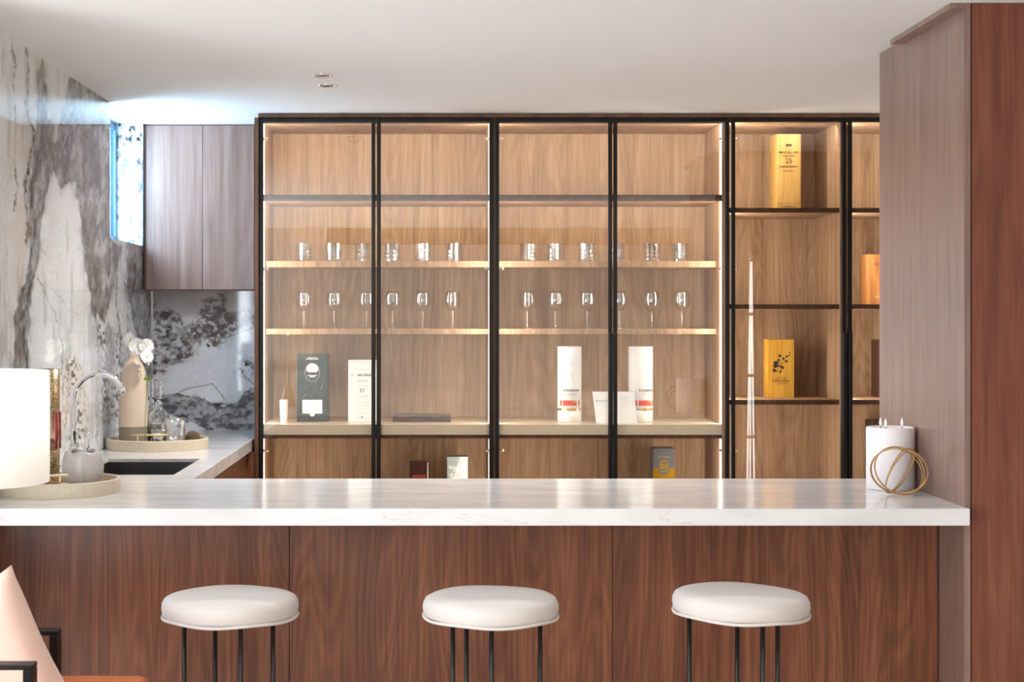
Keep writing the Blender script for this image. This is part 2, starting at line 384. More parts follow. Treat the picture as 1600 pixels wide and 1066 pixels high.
def stone_left(Yw, Zw):
    # the veins were read off in units where (u, v) is a fixed linear-fraction map of the wall plane
    u = U0+XL*F/Yw; v = V0-(Zw-ZC)*F/Yw
    wu = u+7*(fbm(u/14, v/30, 5, 1)-.5); wv = v+26*(fbm(u/12, v/22, 4, 9)-.5)
    base = mixc(np.broadcast_to(lin((226, 229, 230)), u.shape+(3,)), lin((242, 244, 245)), fbm(u/16, v/120, 4, 20))
    base = mixc(base, lin((176, 176, 172)), .55*sm(.55, .75, fbm(u/7+3, v/90, 5, 5)))
    base = mixc(base, lin((226, 212, 196)), .35*sm(.55, .7, fbm(u/30, v/60, 3, 12)))
    D1 = [(64,89),(60,110),(59,150),(56,190),(52,240),(47,300),(46,390),(41,440),(30,478),(23,482),(20,620),(42,620),(45,500),(50,440),(58,417),(63,380),(70,310),(81,273),(88,280),(96,296),(103,285),(110,279),(118,285),(124,320),(130,390),(136,430),(143,470),(148,499),(152,482),(158,497),(163,508),(170,475),(180,440),(184,405),(190,385),(178,376),(172,372),(172,130),(120,90),(108,123),(103,150),(95,165),(94,190),(86,224),(80,200),(76,180),(72,140),(68,100)]
    D2 = [(200,376),(240,380),(250,450),(250,800),(221,760),(221,580),(213,520),(207,500),(203,480),(200,450)]
    D3 = [(163,520),(170,505),(176,520),(180,600),(178,720),(168,720),(165,600)]
    d = np.minimum(sdist(wu, wv, D1), sdist(wu, wv, D2))
    edge = np.exp(-np.abs(d)/3.2)
    body = sm(1.2, -1.8, d)
    gr = fbm(u/9, v/26, 6, 30, .62); gr2 = fbm(u/3+v/20, v/12, 5, 40, .6)
    dark = mixc(np.broadcast_to(lin((98, 99, 99)), u.shape+(3,)), lin((194, 195, 194)), sm(.3, .7, gr*.6+gr2*.4))
    dark = mixc(dark, lin((126, 106, 88)), .5*sm(.52, .68, fbm(u/12, v/60, 5, 50)))
    dark = mixc(dark, lin((58, 54, 52)), .6*sm(.56, .7, fbm(u/5, v/45, 5, 55)))
    c = mixc(base, dark, body)
    c = mixc(c, lin((84, 62, 48)), np.clip(edge*.75*sm(.35, .62, fbm(u/8, v/18, 4, 60)), 0, 1))
    d3 = sdist(wu, wv, D3); c = mixc(c, lin((128, 124, 120)), .6*sm(4, -3, d3))
    for pl, wdt, col, st in (
        ([(18,60),(24,110),(21,135),(26,190),(22,240),(27,290),(24,330)], 2.2, (106,86,70), .85),
        ([(38,60),(45,120),(41,160),(50,205),(48,240),(39,290),(44,340),(40,380)], 3.6, (112,88,70), .9),
        ([(50,200),(53,235),(44,262),(42,300)], 2.2, (60,50,44), .85),
        ([(55,432),(66,446),(74,470),(86,486),(92,520),(98,545),(97,620)], 1.3, (74,68,64), .9),
        ([(65,390),(75,402),(90,405),(94,398)], 1.0, (150,140,128), .6),
        ([(70,440),(90,460),(108,485),(125,492),(138,480)], 1.2, (160,150,140), .5),
        ([(6,350),(12,420),(16,520),(14,620)], 1.4, (160,160,158), .5),
        ([(150,500),(153,560),(151,640),(154,720)], 1.4, (110,110,110), .6),
        ([(182,430),(183,470),(187,520),(186,570),(190,640),(188,720)], 3.0, (70,64,60), .8),
        ([(196,440),(200,500),(196,560),(200,640)], 1.6, (96,90,86), .7)):
        dd = ldist(wu+3*(fbm(u/3, v/5, 3, 7)-.5)*2, v, pl)
        c = mixc(c, lin(col), st*sm(wdt, 0, dd)*(.35+.65*sm(.35, .6, fbm(u/4, v/9, 4, 3))))
    # speckle clusters low on the slab
    for (cu, cv, ru, rv) in ((113, 590, 11, 36), (118, 665, 16, 50), (168, 610, 10, 60), (186, 600, 9, 90), (160, 520, 9, 30)):
        g = np.exp(-(((u-cu)/ru)**2+((v-cv)/rv)**2))
        c = mixc(c, lin((98, 82, 70)), np.clip(1.3*g*sm(.52, .62, fbm(u/2.2, v/6, 4, 15)), 0, 1))
    # upper left is paler again
    return c
def stone_rear(Xw, Zw):
    u = U0+Xw*F/YB; v = V0-(Zw-ZC)*F/YB
    wu = u+14*(fbm(u/18, v/18, 6, 2, .6)-.5); wv = v+14*(fbm(u/18+9, v/18, 6, 11, .6)-.5)
    c = mixc(np.broadcast_to(lin((230, 232, 238)), u.shape+(3,)), lin((246, 247, 252)), fbm(u/30, v/30, 4, 22))
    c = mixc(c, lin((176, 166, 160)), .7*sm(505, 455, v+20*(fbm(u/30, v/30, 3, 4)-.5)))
    P1 = [(228,496),(248,490),(259,484),(270,482),(280,496),(287,508),(300,507),(315,493),(319,471),(335,466),(349,460),(354,482),(366,490),(380,480),(392,497),(410,497),(410,505),(371,512),(352,525),(341,540),(326,530),(313,532),(300,540),(296,556),(280,566),(252,580),(228,592)]
    P2 = [(228,612),(248,617),(280,614),(310,622),(332,629),(349,634),(371,627),(382,612),(410,602),(410,672),(332,672),(310,666),(289,657),(263,646),(228,636)]
    for k, P in enumerate((P1, P2)):
        d = sdist(wu, wv, P); g = fbm(u/10, v/7, 6, 33+k, .62)
        dark = mixc(np.broadcast_to(lin((72, 70, 73)), u.shape+(3,)), lin((186, 184, 188)), sm(.33, .66, g))
        c = mixc(c, dark, sm(1.5, -1.5, d)*(.95 if k else (.25+.75*sm(.40, .52, fbm(u/8, v/6, 5, 66)))))
        c = mixc(c, lin((44, 38, 36)), np.exp(-np.abs(d)/1.6)*.75*sm(.4, .6, fbm(u/9, v/9, 3, 44)))
        if k == 0:
            br = sm(.47, .56, fbm(u/6, v/5, 5, 71, .6))*sm(9, -2, d)*sm(270, 330, u)
            c = mixc(c, lin((74, 54, 46)), .85*br)
    for (cu, cv, ru, rv) in ((290, 552, 14, 9), (258, 492, 12, 8), (240, 480, 4, 12), (385, 575, 14, 14), (345, 633, 10, 4), (255, 575, 8, 9), (378, 490, 12, 8), (330, 540, 14, 5)):
        g = np.exp(-(((u-cu)/ru)**2+((v-cv)/rv)**2)); c = mixc(c, lin((70, 54, 48)), np.clip(1.2*g*sm(.47, .58, fbm(u/5, v/5, 5, 77, .6)), 0, 1))
    for pl, w_ in (([(282,612),(300,606),(322,602),(330,600)], 1.2), ([(330,600),(342,612),(350,625)], 1), ([(372,575),(384,590),(397,602)], 1.4), ([(345,530),(375,520),(398,512)], .8)):
        c = mixc(c, lin((126, 96, 70)), .7*sm(w_*1.6, 0, ldist(wu*.4+u*.6, wv*.4+v*.6, pl)))
    return c
def stone_reveal(A, B):   # pale marble with small dark flakes lining the window recess
    c = mixc(np.broadcast_to(lin((214, 216, 220)), A.shape+(3,)), lin((236, 238, 242)), fbm(A*14, B*14, 4, 8))
    m = sm(.53, .6, fbm(A*60, B*40, 5, 19, .62))*sm(1.9, 2.2, B+.25*(fbm(A*20, B*20, 3, 5)-.5))
    c = mixc(c, lin((46, 44, 46)), m)
    m = sm(.62, .66, fbm(A*50, B*34, 5, 29, .62)); return mixc(c, lin((60, 56, 54)), m*.8)
def grid_slab(name, axis, const, a0, a1, b0, b1, na, nb, field, parent, hole=None, thick=.012, inward=1):
    """a polished slab: coloured front grid with real thickness. axis 'x': plane x=const over (y,z); axis 'y': plane y=const over (x,z)"""
    A, B = np.meshgrid(np.linspace(a0, a1, na+1), np.linspace(b0, b1, nb+1), indexing='ij')
    C = field(A, B).reshape(-1, 3)
    K = np.full(A.shape, const)
    co = np.stack([K, A, B] if axis == 'x' else [A, K, B], -1).reshape(-1, 3)
    i, j = np.meshgrid(np.arange(na), np.arange(nb), indexing='ij'); i = i.ravel(); j = j.ravel(); s = nb+1
    q = np.stack([i*s+j, (i+1)*s+j, (i+1)*s+j+1, i*s+j+1], -1)
    if hole:
        ca = (A[:-1, :-1].ravel()+A[1:, 1:].ravel())/2; cb = (B[:-1, :-1].ravel()+B[1:, 1:].ravel())/2
        q = q[~((ca > hole[0]) & (ca < hole[1]) & (cb > hole[2]) & (cb < hole[3]))]
    if (axis == 'y') == (inward > 0): q = q[:, ::1]
    else: q = q[:, ::-1]
    # slab rim
    n0 = len(co); t = const+(thick*(-1 if axis == 'x' else 1))*inward
    cs = [(a0, b0), (a1, b0), (a1, b1), (a0, b1)]
    rim = [([const, a, b] if axis == 'x' else [a, const, b]) for a, b in cs]+[([t, a, b] if axis == 'x' else [a, t, b]) for a, b in cs]
    co = np.vstack([co, rim])
    rq = np.array([[n0+k, n0+(k+1) % 4, n0+4+(k+1) % 4, n0+4+k] for k in range(4)])
    q = np.vstack([q, rq]); C = np.vstack([C, np.repeat(lin((214, 212, 208))[None], 8, 0)])
    me = bpy.data.meshes.new(name); me.vertices.add(len(co)); me.vertices.foreach_set('co', co.ravel().astype('f4'))
    me.loops.add(q.size); me.loops.foreach_set('vertex_index', q.ravel().astype('i4'))
    me.polygons.add(len(q)); me.polygons.foreach_set('loop_start', (np.arange(len(q))*4).astype('i4'))
    try: me.polygons.foreach_set('loop_total', np.full(len(q), 4, 'i4'))
    except Exception: pass
    me.update(calc_edges=True); me.validate()
    at = me.color_attributes.new('stone', 'FLOAT_COLOR', 'POINT')
    at.data.foreach_set('color', np.hstack([C, np.ones((len(C), 1))]).ravel().astype('f4'))
    me.materials.append(stone_attr)
    o = bpy.data.objects.new(name, me); COL.objects.link(o); o.parent = parent
    return o

# ------------------------------------------------------------------ setting
struct(box('floor', -3.4, 4.2, -2.1, 7.5, -.05, 0, floor_mat))
struct(box('ceiling', -3.4, 4.2, -2.1, 7.5, HZ, HZ+.08, plaster))
wl = struct(cells('wall_left', [XL-.22, XL-.012], [4.1, WY0, WY1, YB], lambda i, j: j != 1, 0, HZ, wall_paint))
box('sill_wall', XL-.22, XL-.012, WY0, WY1, 0, WZ-.012, wall_paint, wl)
SEAM = 5.87
grid_slab('slab', 'x', XL, 4.1, SEAM-.0015, HC+.001, HZ, 200, 350, stone_left, wl)
def nofield(a, b): return stone_left(a, b)
grid_slab('slab', 'x', XL, SEAM+.0015, WY0, HC+.001, HZ, 80, 350, stone_left, wl)
grid_slab('slab', 'x', XL, WY0, YB, HC+.001, WZ, 160, 215, stone_left, wl)
grid_slab('slab', 'x', XL, WY1, YB, WZ, HZ, 30, 60, stone_left, wl)
grid_slab('slab', 'y', WY1-.011, XL-.22, XL, WZ, HZ, 80, 170, stone_reveal, wl, thick=.01, inward=1)
box('window_sill', XL-.22, XL-.0125, WY0, WY1, WZ-.012, WZ, marble, wl)
box('corner_trim', XL, XL+.003, WY1-.003, WY1+.012, WZ, HZ, chrome, wl)
# high window
wn = struct(box('window_1', XL-.155, XL-.12, WY0, WY0+.03, WZ, HZ, blue_frame))
def wpart(n, *a): return box(n, *a, blue_frame, wn)
wpart('window_frame', XL-.155, XL-.115, WY1-.045, WY1, WZ, HZ)
wpart('window_frame', XL-.155, XL-.12, WY0+.03, WY1-.045, WZ, WZ+.04)
wpart('window_frame', XL-.155, XL-.12, WY0+.03, WY1-.045, HZ-.035, HZ)
wpart('window_frame', XL-.15, XL-.13, WY1-.075, WY1-.058, WZ+.04, HZ-.035)
box('window_pane', XL-.142, XL-.138, WY0+.03, WY1-.045, WZ+.04, HZ-.035, window_glass, wn)
bm = bmesh.new(); add_box(bm, XL-.118, XL-.085, WY1-.12, WY1-.02, WZ, WZ+.022, .006); finish('window_handle', bm, wax, wn)
# rear wall with one marble slab
wr = struct(box('wall_back', XL-.22, 2.45, YB+.012, YB+.12, 0, HZ, wall_paint))
grid_slab('slab', 'y', YB, XL, -.79, HC, ZC+.14, 190, 240, stone_rear, wr)
struct(box('trim_1', XL, XL+.004, YB-.006, YB, HC, ZC+.14, chrome))
# panelled partition right of the bar
wp = struct(box('wall_right', XR+.018, 2.35, YR0+.02, YR1, 0, HZ, walnut_edge))
box('panel', XR, XR+.017, YR0, YR1, 0, HZ-.001, walnut_sheen, wp)
box('panel', XR+.0205, 4.1, YR0, YR0+.019, 0, HZ-.001, walnut_red, wp)
box('cornice', XR-.04, XR-.0005, YR0, 4.90, HZ-.016, HZ-.001, walnut_sheen, wp, .001)
struct(box('wall_right_far', 2.36, 2.5, YR1, YB, 0, HZ, wall_paint))
# rest of the sitting room behind the camera
RW = struct(cells('wall_rear', [-3.3, -3.2, -1.95, 4.1], [-2.05, -1.95], lambda i, j: i != 1, 0, HZ, wall_paint))
box('lintel', -3.2, -1.95, -2.05, -1.95, 2.25, HZ, wall_paint, RW); box('apron', -3.2, -1.95, -2.05, -1.95, 0, .45, wall_paint, RW)
box('valance', -1.09, 3.0, -1.95, -1.85, ZC+.72, HZ-.001, walnut_edge, RW)
for k, (a, b, c, d) in enumerate([(-3.2, -1.95, .45, 2.25)]):
    W = struct(box('window_%d' % (k+2), a, b, -2.03, -1.97, d-.05, d, black_metal))
    box('window_frame', a, b, -2.03, -1.97, c, c+.05, black_metal, W)
    nm = 2 if k == 0 else 4
    for q in range(nm+1):
        xx = a+(b-a-.05)*q/nm; box('window_frame', xx, xx+.05, -2.03, -1.97, c+.05, d-.05, black_metal, W)
    box('window_pane', a+.05, b-.05, -2.002, -1.998, c+.05, d-.05, window_glass, W)
LW = struct(cells('wall_front_left', [-3.35, -3.25], [-1.95, .2, 3.2, 4.1], lambda i, j: j != 1, 0, HZ, wall_paint))
box('lintel', -3.35, -3.25, .2, 3.2, 2.2, HZ, wall_paint, LW); box('apron', -3.35, -3.25, .2, 3.2, 0, .3, wall_paint, LW)
W = struct(box('window_4', -3.33, -3.27, .2, 3.2, 2.15, 2.2, black_metal)); box('window_frame', -3.33, -3.27, .2, 3.2, .3, .35, black_metal, W)
for q in range(4): box('window_frame', -3.33, -3.27, .2+2.95*q/3, .25+2.95*q/3, .35, 2.15, black_metal, W)
box('window_pane', -3.302, -3.298, .25, 3.15, .35, 2.15, window_glass, W)
struct(box('wall_side_left', -3.35, XL-.22, 4.1, 4.22, 0, HZ, wall_paint))
struct(box('wall_front_right', 4.1, 4.2, -1.95, YR0+.02, 0, HZ, wall_paint))

# ------------------------------------------------------------------ bar
bar = thing('bar_counter', (0, 4.6, 0), 'walnut veneered bar body with tall seamed front panels under the marble top', 'bar counter')
BY = 4.546
js = [XL+.003, -.4375, .519, XR-.002]
for a, b in zip(js, js[1:]):
    box('front_panel', a+.001, b-.001, BY, BY+.018, .06, HC-.048, walnut, bar, .0008)
box('carcass', XL+.003, XR-.002, BY+.019, YF-.03, .001, HC-.0485, walnut_edge, bar)
box('plinth', XL+.003, XR-.002, BY+.01, BY+.018, .001, .058, black_paint, bar)
xs = [XL+.001, -1.24, -.893, -.8046, XR-.001]; ys = [YN, YF, 5.20, 5.788, YB-.001]
def sol(i, j):
    if j == 0: return True
    if i == 3: return False
    return not (i == 1 and j == 2)
top = cells('countertop', xs, ys, sol, HC-.0475, HC, marble, None, .0012)
tag(top, 'white veined marble L-shaped countertop running over the bar and along the left wall', 'countertop')
sink = thing('sink', (-1.066, 5.494, HC-.24), 'dark steel undermount sink let into the marble counter', 'sink')
bm = bmesh.new(); sx0, sx1, sy0, sy1 = -1.239, -.894, 5.201, 5.787
zt, zb = HC-.012, HC-.22
for (a, b, c, d, e, f) in ((sx0, sx0+.003, sy0, sy1, zb, zt), (sx1-.003, sx1, sy0, sy1, zb, zt), (sx0, sx1, sy0, sy0+.003, zb, zt), (sx0, sx1, sy1-.003, sy1, zb, zt), (sx0, sx1, sy0, sy1, zb-.003, zb)):
    add_box(bm, a, b, c, d, e, f)
finish('basin', bm, steel, sink)
lathe('drain', [(0, .002), (.03, .002), (.034, .0), (.04, .001)], chrome, sink, 24, (-1.066, 5.5, zb+.001))
# base units under the sink run, doors facing right
bc = thing('base_cabinet', (-1.08, 6.2, 0), 'walnut base cabinet with slab doors under the sink counter', 'cabinet')
box('carcass', XL+.003, -.845, 5.08, YB-.02, .1, HC-.25, walnut_edge, bc)
box('rail', -.86, -.845, 5.08, YB-.02, HC-.25, HC-.049, walnut_edge, bc)
for k in range(5):
    y0 = 5.09+.3125*k; box('door', -.844, -.826, y0+.0015, y0+.311, .12, HC-.065, walnut, bc, .0008)

box('filler', -.845, -.7935, 6.6425+.012, 6.6585, .1, HC-.049, walnut, bc)

# ------------------------------------------------------------------ wall cabinet over the corner
YU = 7.048
uc = thing('wall_cabinet', (-1.07, YU, ZC+.148), 'walnut wall cabinet with two flat doors hung over the rear marble', 'cabinet')
zt_, zb_ = Z(196, YU), Z(452.5, YU)
box('carcass', XL+.012, -.792, YU+.019, YB-.001, zb_+.002, HZ-.004, walnut_edge, uc)
xm = X(316.5, YU)
box('door', X(228, YU), xm-.0012, YU, YU+.018, zb_, zt_, walnut_sheen, uc, .001)
box('door', xm+.0012, X(397, YU), YU, YU+.018, zb_, zt_, walnut_sheen, uc, .001)
box('side_panel', XL+.004, X(227.5, YU), YU-.002, YU+.018, zb_, HZ-.004, walnut_edge, uc)
box('top_rail', X(227.5, YU), -.792, YU+.001, YU+.018, zt_+.003, HZ-.004, walnut_edge, uc)

# ------------------------------------------------------------------ tall glass-fronted display cabinets
YI = 7.13   # inside face of the backs
ZT, ZS1, ZS2, ZS3, ZST = ZC+.851, ZC+.535, ZC+.25, ZC-.051, ZC-.467
YL = 6.70
led_soft = emis('led_light_soft', (1, .93, .85, 1), 1.5)
def strip(name, x0, x1, y0, y1, z0, z1, par, m=None): return box(name, x0, x1, y0, y1, z0, z1, m or led_mat, par)
def shelf(par, x0, x1, y0, zt, th, mat=None, name='shelf'): return box(name, x0+.001, x1-.001, y0, YI-.001, zt-th, zt, mat or walnut_case, par, .0012)
LEDC = (1, .93, .80)
def unit(x0, x1, label, kind):
    c = thing('display_cabinet', ((x0+x1)/2, YD+.02, 0), label, 'cabinet')
    e = .014
    box('side_panel', x0-e, x0, YD+.022, YI+.02, .08, ZT+.016, walnut_case, c)
    box('side_panel', x1, x1+e, YD+.022, YI+.02, .08, ZT+.016, walnut_case, c)
    # the back is made of boards
    nb = 2
    for k in range(nb):
        a = x0+(x1-x0)*k/nb; b = x0+(x1-x0)*(k+1)/nb
        box('back_panel', a+.0006, b-.0006, YI, YI+.016, .08, ZT+.016, walnut_case, c)
    box('top_panel', x0, x1, YD+.022, YI, ZT, ZT+.016, walnut_case, c)
    box('plinth', x0-e, x1+e, YD+.06, YI, .001, .079, walnut_edge, c)
    return c
A0, A1 = -.7605, .2276
B0, B1 = .2576, 1.242
C0, C1 = 1.272, 1.7546
D0, D1_ = 1.785, 2.27
cabs = []
for (x0, x1, lab) in ((A0, A1, 'walnut glass-doored display cabinet next to the marble splashback, with a flat brown case inside'), (B0, B1, 'walnut glass-doored display cabinet in the centre holding two white tubes')):
    c = unit(x0, x1, lab, 0); cabs.append(c)
    shelf(c, x0, x1, YL, ZS1, .022); box('shaded_edge', x0+.001, x1-.001, YL-.0015, YL-.0002, ZS1-.022, ZS1, walnut_shaded, c)  # dark front strip paints the unlit shelf edge
    shelf(c, x0, x1, 6.82, ZS2, .027); shelf(c, x0, x1, 6.82, ZS3, .024)
    box('stone_shelf', x0+.001, x1-.001, 6.69, YI-.001, ZST-.045, ZST, beige_stone, c, .001)
    box('shelf', x0+.001, x1-.001, 6.70, YI-.001, ZST-.062, ZST-.047, walnut_edge, c)
    shelf(c, x0, x1, YL, ZC-.93, .022)
    for (xa, sgn) in ((x0, 1), (x1, -1)):
        for (za, zb2) in ((ZS1+.002, ZT-.001), (ZST+.002, ZS1-.024), (ZC-.90, ZST-.065)):
            strip('led_strip', min(xa+.0005*sgn, xa+.003*sgn), max(xa+.0005*sgn, xa+.003*sgn), 6.712, 6.732, za, zb2, c, led_soft if xa in (A1, B0) else None)
            h = zb2-za
            area('led_light', (xa+.012*sgn, 6.735, (za+zb2)/2), (sgn*.8, .6, 0), .02, h, (2.7 if za > ZC-.7 else 3.6)*h, LEDC)
        # adjustable shelf pins
    for zz in (ZT, ZS1-.022):      # light line behind a small lip under the top and under the fixed shelf
        box('light_lip', x0+.0015, x1-.0015, 6.690, 6.692, zz-.007, zz-.0005, walnut_edge, c)
        strip('led_strip', x0+.01, x1-.01, 6.6925, 6.6935, zz-.006, zz-.001, c)
        area('led_light', ((x0+x1)/2, 6.70, zz-.009), (0, 1, .04), (x1-x0)-.04, .012, 2.4, LEDC)
ZC1, ZC2, ZC3 = ZC+.4776, ZC+.057, ZC-.360
for (x0, x1, lab) in ((C0, C1, 'walnut glass-doored display cabinet with shelves darkened as shade at the front, holding two yellow wooden boxes'), (D0, D1_, 'walnut glass-doored display cabinet mostly hidden behind the right side panel')):
    c = unit(x0, x1, lab, 1); cabs.append(c)
    for zz in (ZC1, ZC2, ZC3, ZC-.75):
        shelf(c, x0, x1, 6.70, zz, .021); box('shaded_edge', x0+.001, x1-.001, 6.6985, 6.6998, zz-.021, zz, walnut_shaded, c)  # front strip coloured dark as shade on each shelf edge
    strip('led_strip', x0+.0003, x0+.0015, 6.72, 6.74, .7, ZT-.002, c)
    for (za, zb2) in ((ZC1+.002, ZT), (ZC2+.002, ZC1-.025), (ZC3+.002, ZC2-.025), (ZC-.74, ZC3-.025)):
        h = zb2-za; area('led_light', (x0+.012, 6.735, (za+zb2)/2), (.8, .6, 0), .02, h, 4.6*h, LEDC)
    area('led_light', ((x0+x1)/2, 6.735, ZT-.012), (0, .55, -.8), (x1-x0)-.04, .015, 1.0, LEDC)
# header rail and left end panel
struct(box('trim_2', X(403.5, 6.66), 2.35, 6.66, YI+.02, ZT+.0165, HZ-.002, walnut_edge))
ep = box('end_panel', X(397.5, 6.66), A0-.0145, 6.66, YB-.001, .001, ZT+.016, walnut_edge); tag(ep, 'thin walnut end panel closing the left side of the display cabinets', 'panel')
# doors
FW = .0165
def door(par, u0, u1, hinge, handle_side):
    x0, x1 = X(u0, YD), X(u1, YD); z0, z1 = .085, Z(185, YD)
    bm = bmesh.new()
    add_box(bm, x0, x0+FW, YD, YD+.02, z0, z1, .001, 1); add_box(bm, x1-FW, x1, YD, YD+.02, z0, z1, .001, 1)
    add_box(bm, x0+FW, x1-FW, YD, YD+.02, z1-FW*.9, z1, .001, 1); add_box(bm, x0+FW, x1-FW, YD, YD+.02, z0, z0+FW, .001, 1)
    d = finish('door', bm, black_metal, par)
    box('pane', x0+FW, x1-FW, YD+.0095, YD+.0125, z0+FW, z1-FW*.9, door_glass, d)
    hx = x1-FW*.9 if handle_side > 0 else x0-.001
    box('handle', hx, hx+FW, YD-.014, YD-.0005, .55, Z(520, YD), black_metal, d, .002)
    for v in (217, 420, 704):
        zz = Z(v, 6.7); s = 1 if hinge < 0 else -1; xx = x0+FW if hinge < 0 else x1-FW
        bm = bmesh.new(); add_tube(bm, [(xx-.004*s, YD+.03, zz-.001), (xx+.012*s, YD+.034, zz-.001)], .006, 10)
        add_box(bm, min(xx, xx+.02*s), max(xx, xx+.02*s), YD+.034, YD+.04, zz-.005, zz+.005, .001, 1)
        finish('hinge', bm, chrome, d, smooth=False)
    return d
door(cabs[0], 405.3, 586.3, -1, 1); door(cabs[0], 589, 770.6, 1, -1)
door(cabs[1], 774, 956.6, -1, 1); door(cabs[1], 958.6, 1139.8, 1, -1)
door(cabs[2], 1143, 1322, -1, 1)
door(cabs[3], 1325.6, 1502, 1, -1)

# ------------------------------------------------------------------ glasses in the cabinet
def tumbler_mesh():
    bm = bmesh.new(); seg = 22; r = .0375; h = .083
    prof = [(0, 0), (.034, 0), (.0365, .003)]+[(r-(.0016 if k % 2 else 0), .008+k*.0085) for k in range(7)]+[(r, .064), (r, h), (r-.0018, h), (r-.002, .016), (0, .014)]
    add_lathe(bm, prof, seg)
    return bm
def make_tumbler():
    t = thing('tumbler', (0, 0, 0), '', 'glass'); b = finish('bowl', tumbler_mesh(), facet_glass, t, smooth=False)
    bm = bmesh.new(); add_lathe(bm, [(0, .0003), (.030, .0003), (.030, .012), (0, .0125)], 24); finish('base', bm, thin_glass, t, smooth=False)
    return t
def make_wineglass():
    t = thing('wine_glass', (0, 0, 0), '', 'glass')
    outer = [(.0035, .079), (.012, .082), (.024, .090), (.0325, .103), (.0365, .120), (.0362, .136), (.0335, .153), (.0305, .169)]
    inner = [(r-.0011, z+.0008) for r, z in outer[::-1]]; inner[0] = (.0296, .169); inner[-1] = (0, .0825)
    lathe('bowl', outer+inner, thin_glass, t, 40)
    lathe('stem', [(.0036, .0785), (.003, .06), (.0029, .03), (.0038, .012), (.006, .007)], thin_glass, t, 16)
    lathe('foot', [(0, 0), (.032, 0), (.033, .0012), (.02, .0035), (.0085, .006), (.0061, .0075), (0, .0075)], thin_glass, t, 36)
    return t
ordn = ['first', 'second', 'third', 'fourth', 'fifth', 'sixth']
proto_t = proto_w = None
for bay, us, uw, nm in ((0, [475, 521, 567, 613, 661.5, 709.5], [474.7, 521.8, 572.5, 613.7, 660.7, 707.5], 'the left cabinet'), (1, [824.5, 866, 916.5, 963.5, 1018.5, 1063], [823.7, 867.5, 917.5, 967.5, 1018.5, 1065.5], 'the middle cabinet')):
    for k in range(6):
        if proto_t is None: t = proto_t = make_tumbler()
        else: t = copy_tree(proto_t)
        Yg = 6.95; t.location = (X(us[k], Yg), Yg, ZS2+.0002); t.rotation_euler.z = k*.4
        tag(t, 'cut crystal tumbler, %s from left on the upper shelf of %s' % (ordn[k], nm), 'glass', 'tumblers on the lit shelf')
        if proto_w is None: g = proto_w = make_wineglass()
        else: g = copy_tree(proto_w)
        g.location = (X(uw[k], Yg), Yg, ZS3+.0002)
        tag(g, 'clear stemmed wine glass, %s from left on the lower shelf of %s' % (ordn[k], nm), 'glass', 'wine glasses on the lit shelf')

# ------------------------------------------------------------------ boxes and tubes in the cabinets
def pm(name, rgb, rough=.45): return plain(name, srgb(*rgb), rough, bscale=40, var=.04)
ink = pm('dark_ink', (34, 30, 28)); gold_ink = pm('gold_ink', (196, 160, 92), .3); white_card = pm('white_card', (240, 240, 238)); grey_ink = pm('grey_ink', (150, 150, 150))
cream_ink = pm('pale_ink', (222, 222, 216)); orange_ink = pm('orange_ink', (196, 84, 48))
def bars(par, x0, x1, y, zs, h, mat, name='print'):
    bm = bmesh.new()
    for z, a, b in zs: add_box(bm, x0+a*(x1-x0), x0+b*(x1-x0), y-.0002, y+.0001, z, z+h)
    return finish(name, bm, mat, par, world=False)
def disc(par, cx, y, cz, rx, rz, mat, name='emblem', seg=32, t=.0004, inner=0):
    bm = bmesh.new()
    o = [bm.verts.new((cx+rx*math.cos(2*PI*k/seg), y-t, cz+rz*math.sin(2*PI*k/seg))) for k in range(seg)]
    if inner:
        i_ = [bm.verts.new((cx+(rx-inner)*math.cos(2*PI*k/seg), y-t, cz+(rz-inner)*math.sin(2*PI*k/seg))) for k in range(seg)]
        for k in range(seg): bm.faces.new((o[k], o[(k+1) % seg], i_[(k+1) % seg], i_[k]))
    else: bm.faces.new(o)
    return finish(name, bm, mat, par, world=False, recalc=False)
def carton(name, u0, u1, vt, Yf, zb, depth, mat, label, cat='box', bevel=.0012):
    x0, x1 = X(u0, Yf), X(u1, Yf); h = Z(vt, Yf)-zb; w_ = x1-x0
    t = thing(name, ((x0+x1)/2, Yf+depth/2, zb+.0003), label, cat)
    box('carton', -w_/2, w_/2, -depth/2, depth/2, 0, h, mat, t, bevel, world=False)
    return t, w_, h, -depth/2-.0006
# dark green box
green = plain('dark_green_marbled', srgb(22, 42, 42), .3, bscale=26, var=.5)
t, w_, h, f = carton('whisky_box', 464, 512, 553.5, 6.86, ZST, .1, green, 'dark green presentation box with a silver oval emblem and a white card', 'box')
bars(t, -w_/2, w_/2, f, [(h-.018, .36, .66), (h-.024, .30, .70)], .003, cream_ink)
disc(t, 0, f, h-.082, .034, .042, grey_ink, inner=.0025)
disc(t, 0, f, h-.064, .026, .022, cream_ink)
disc(t, 0, f-.0004, h-.088, .025, .016, green)
bars(t, -w_/2, w_/2, f-.0008, [(h-.075, .30, .70), (h-.081, .36, .64), (h-.098, .36, .64), (h-.104, .42, .58)], .004, cream_ink)
bm = bmesh.new()
for s in (-1, 1):
    a = [(0, -.062), (s*.006, -.056), (s*.004, -.05), (0, -.045)]
    bm.faces.new([bm.verts.new((x, f-.0008, h+z)) for x, z in a])
finish('emblem', bm, cream_ink, t, world=False, recalc=False)
bm = bmesh.new()
rr = random.Random(4)
for k in range(14):
    x, z = rr.uniform(-.06, .05), rr.uniform(.1, .18); q = rr.uniform(.012, .035)
    bm.faces.new([bm.verts.new(c) for c in ((x, f, z), (x+.001, f, z), (x+.012, f, z+q), (x+.0112, f, z+q))])
finish('print', bm, grey_ink, t, world=False, recalc=False)
box('card', -.044, .044, f-.003, f-.0002, .037, .098, white_card, t, world=False)
disc(t, 0, f-.003, .035, .011, .011, white_card, 'seal')
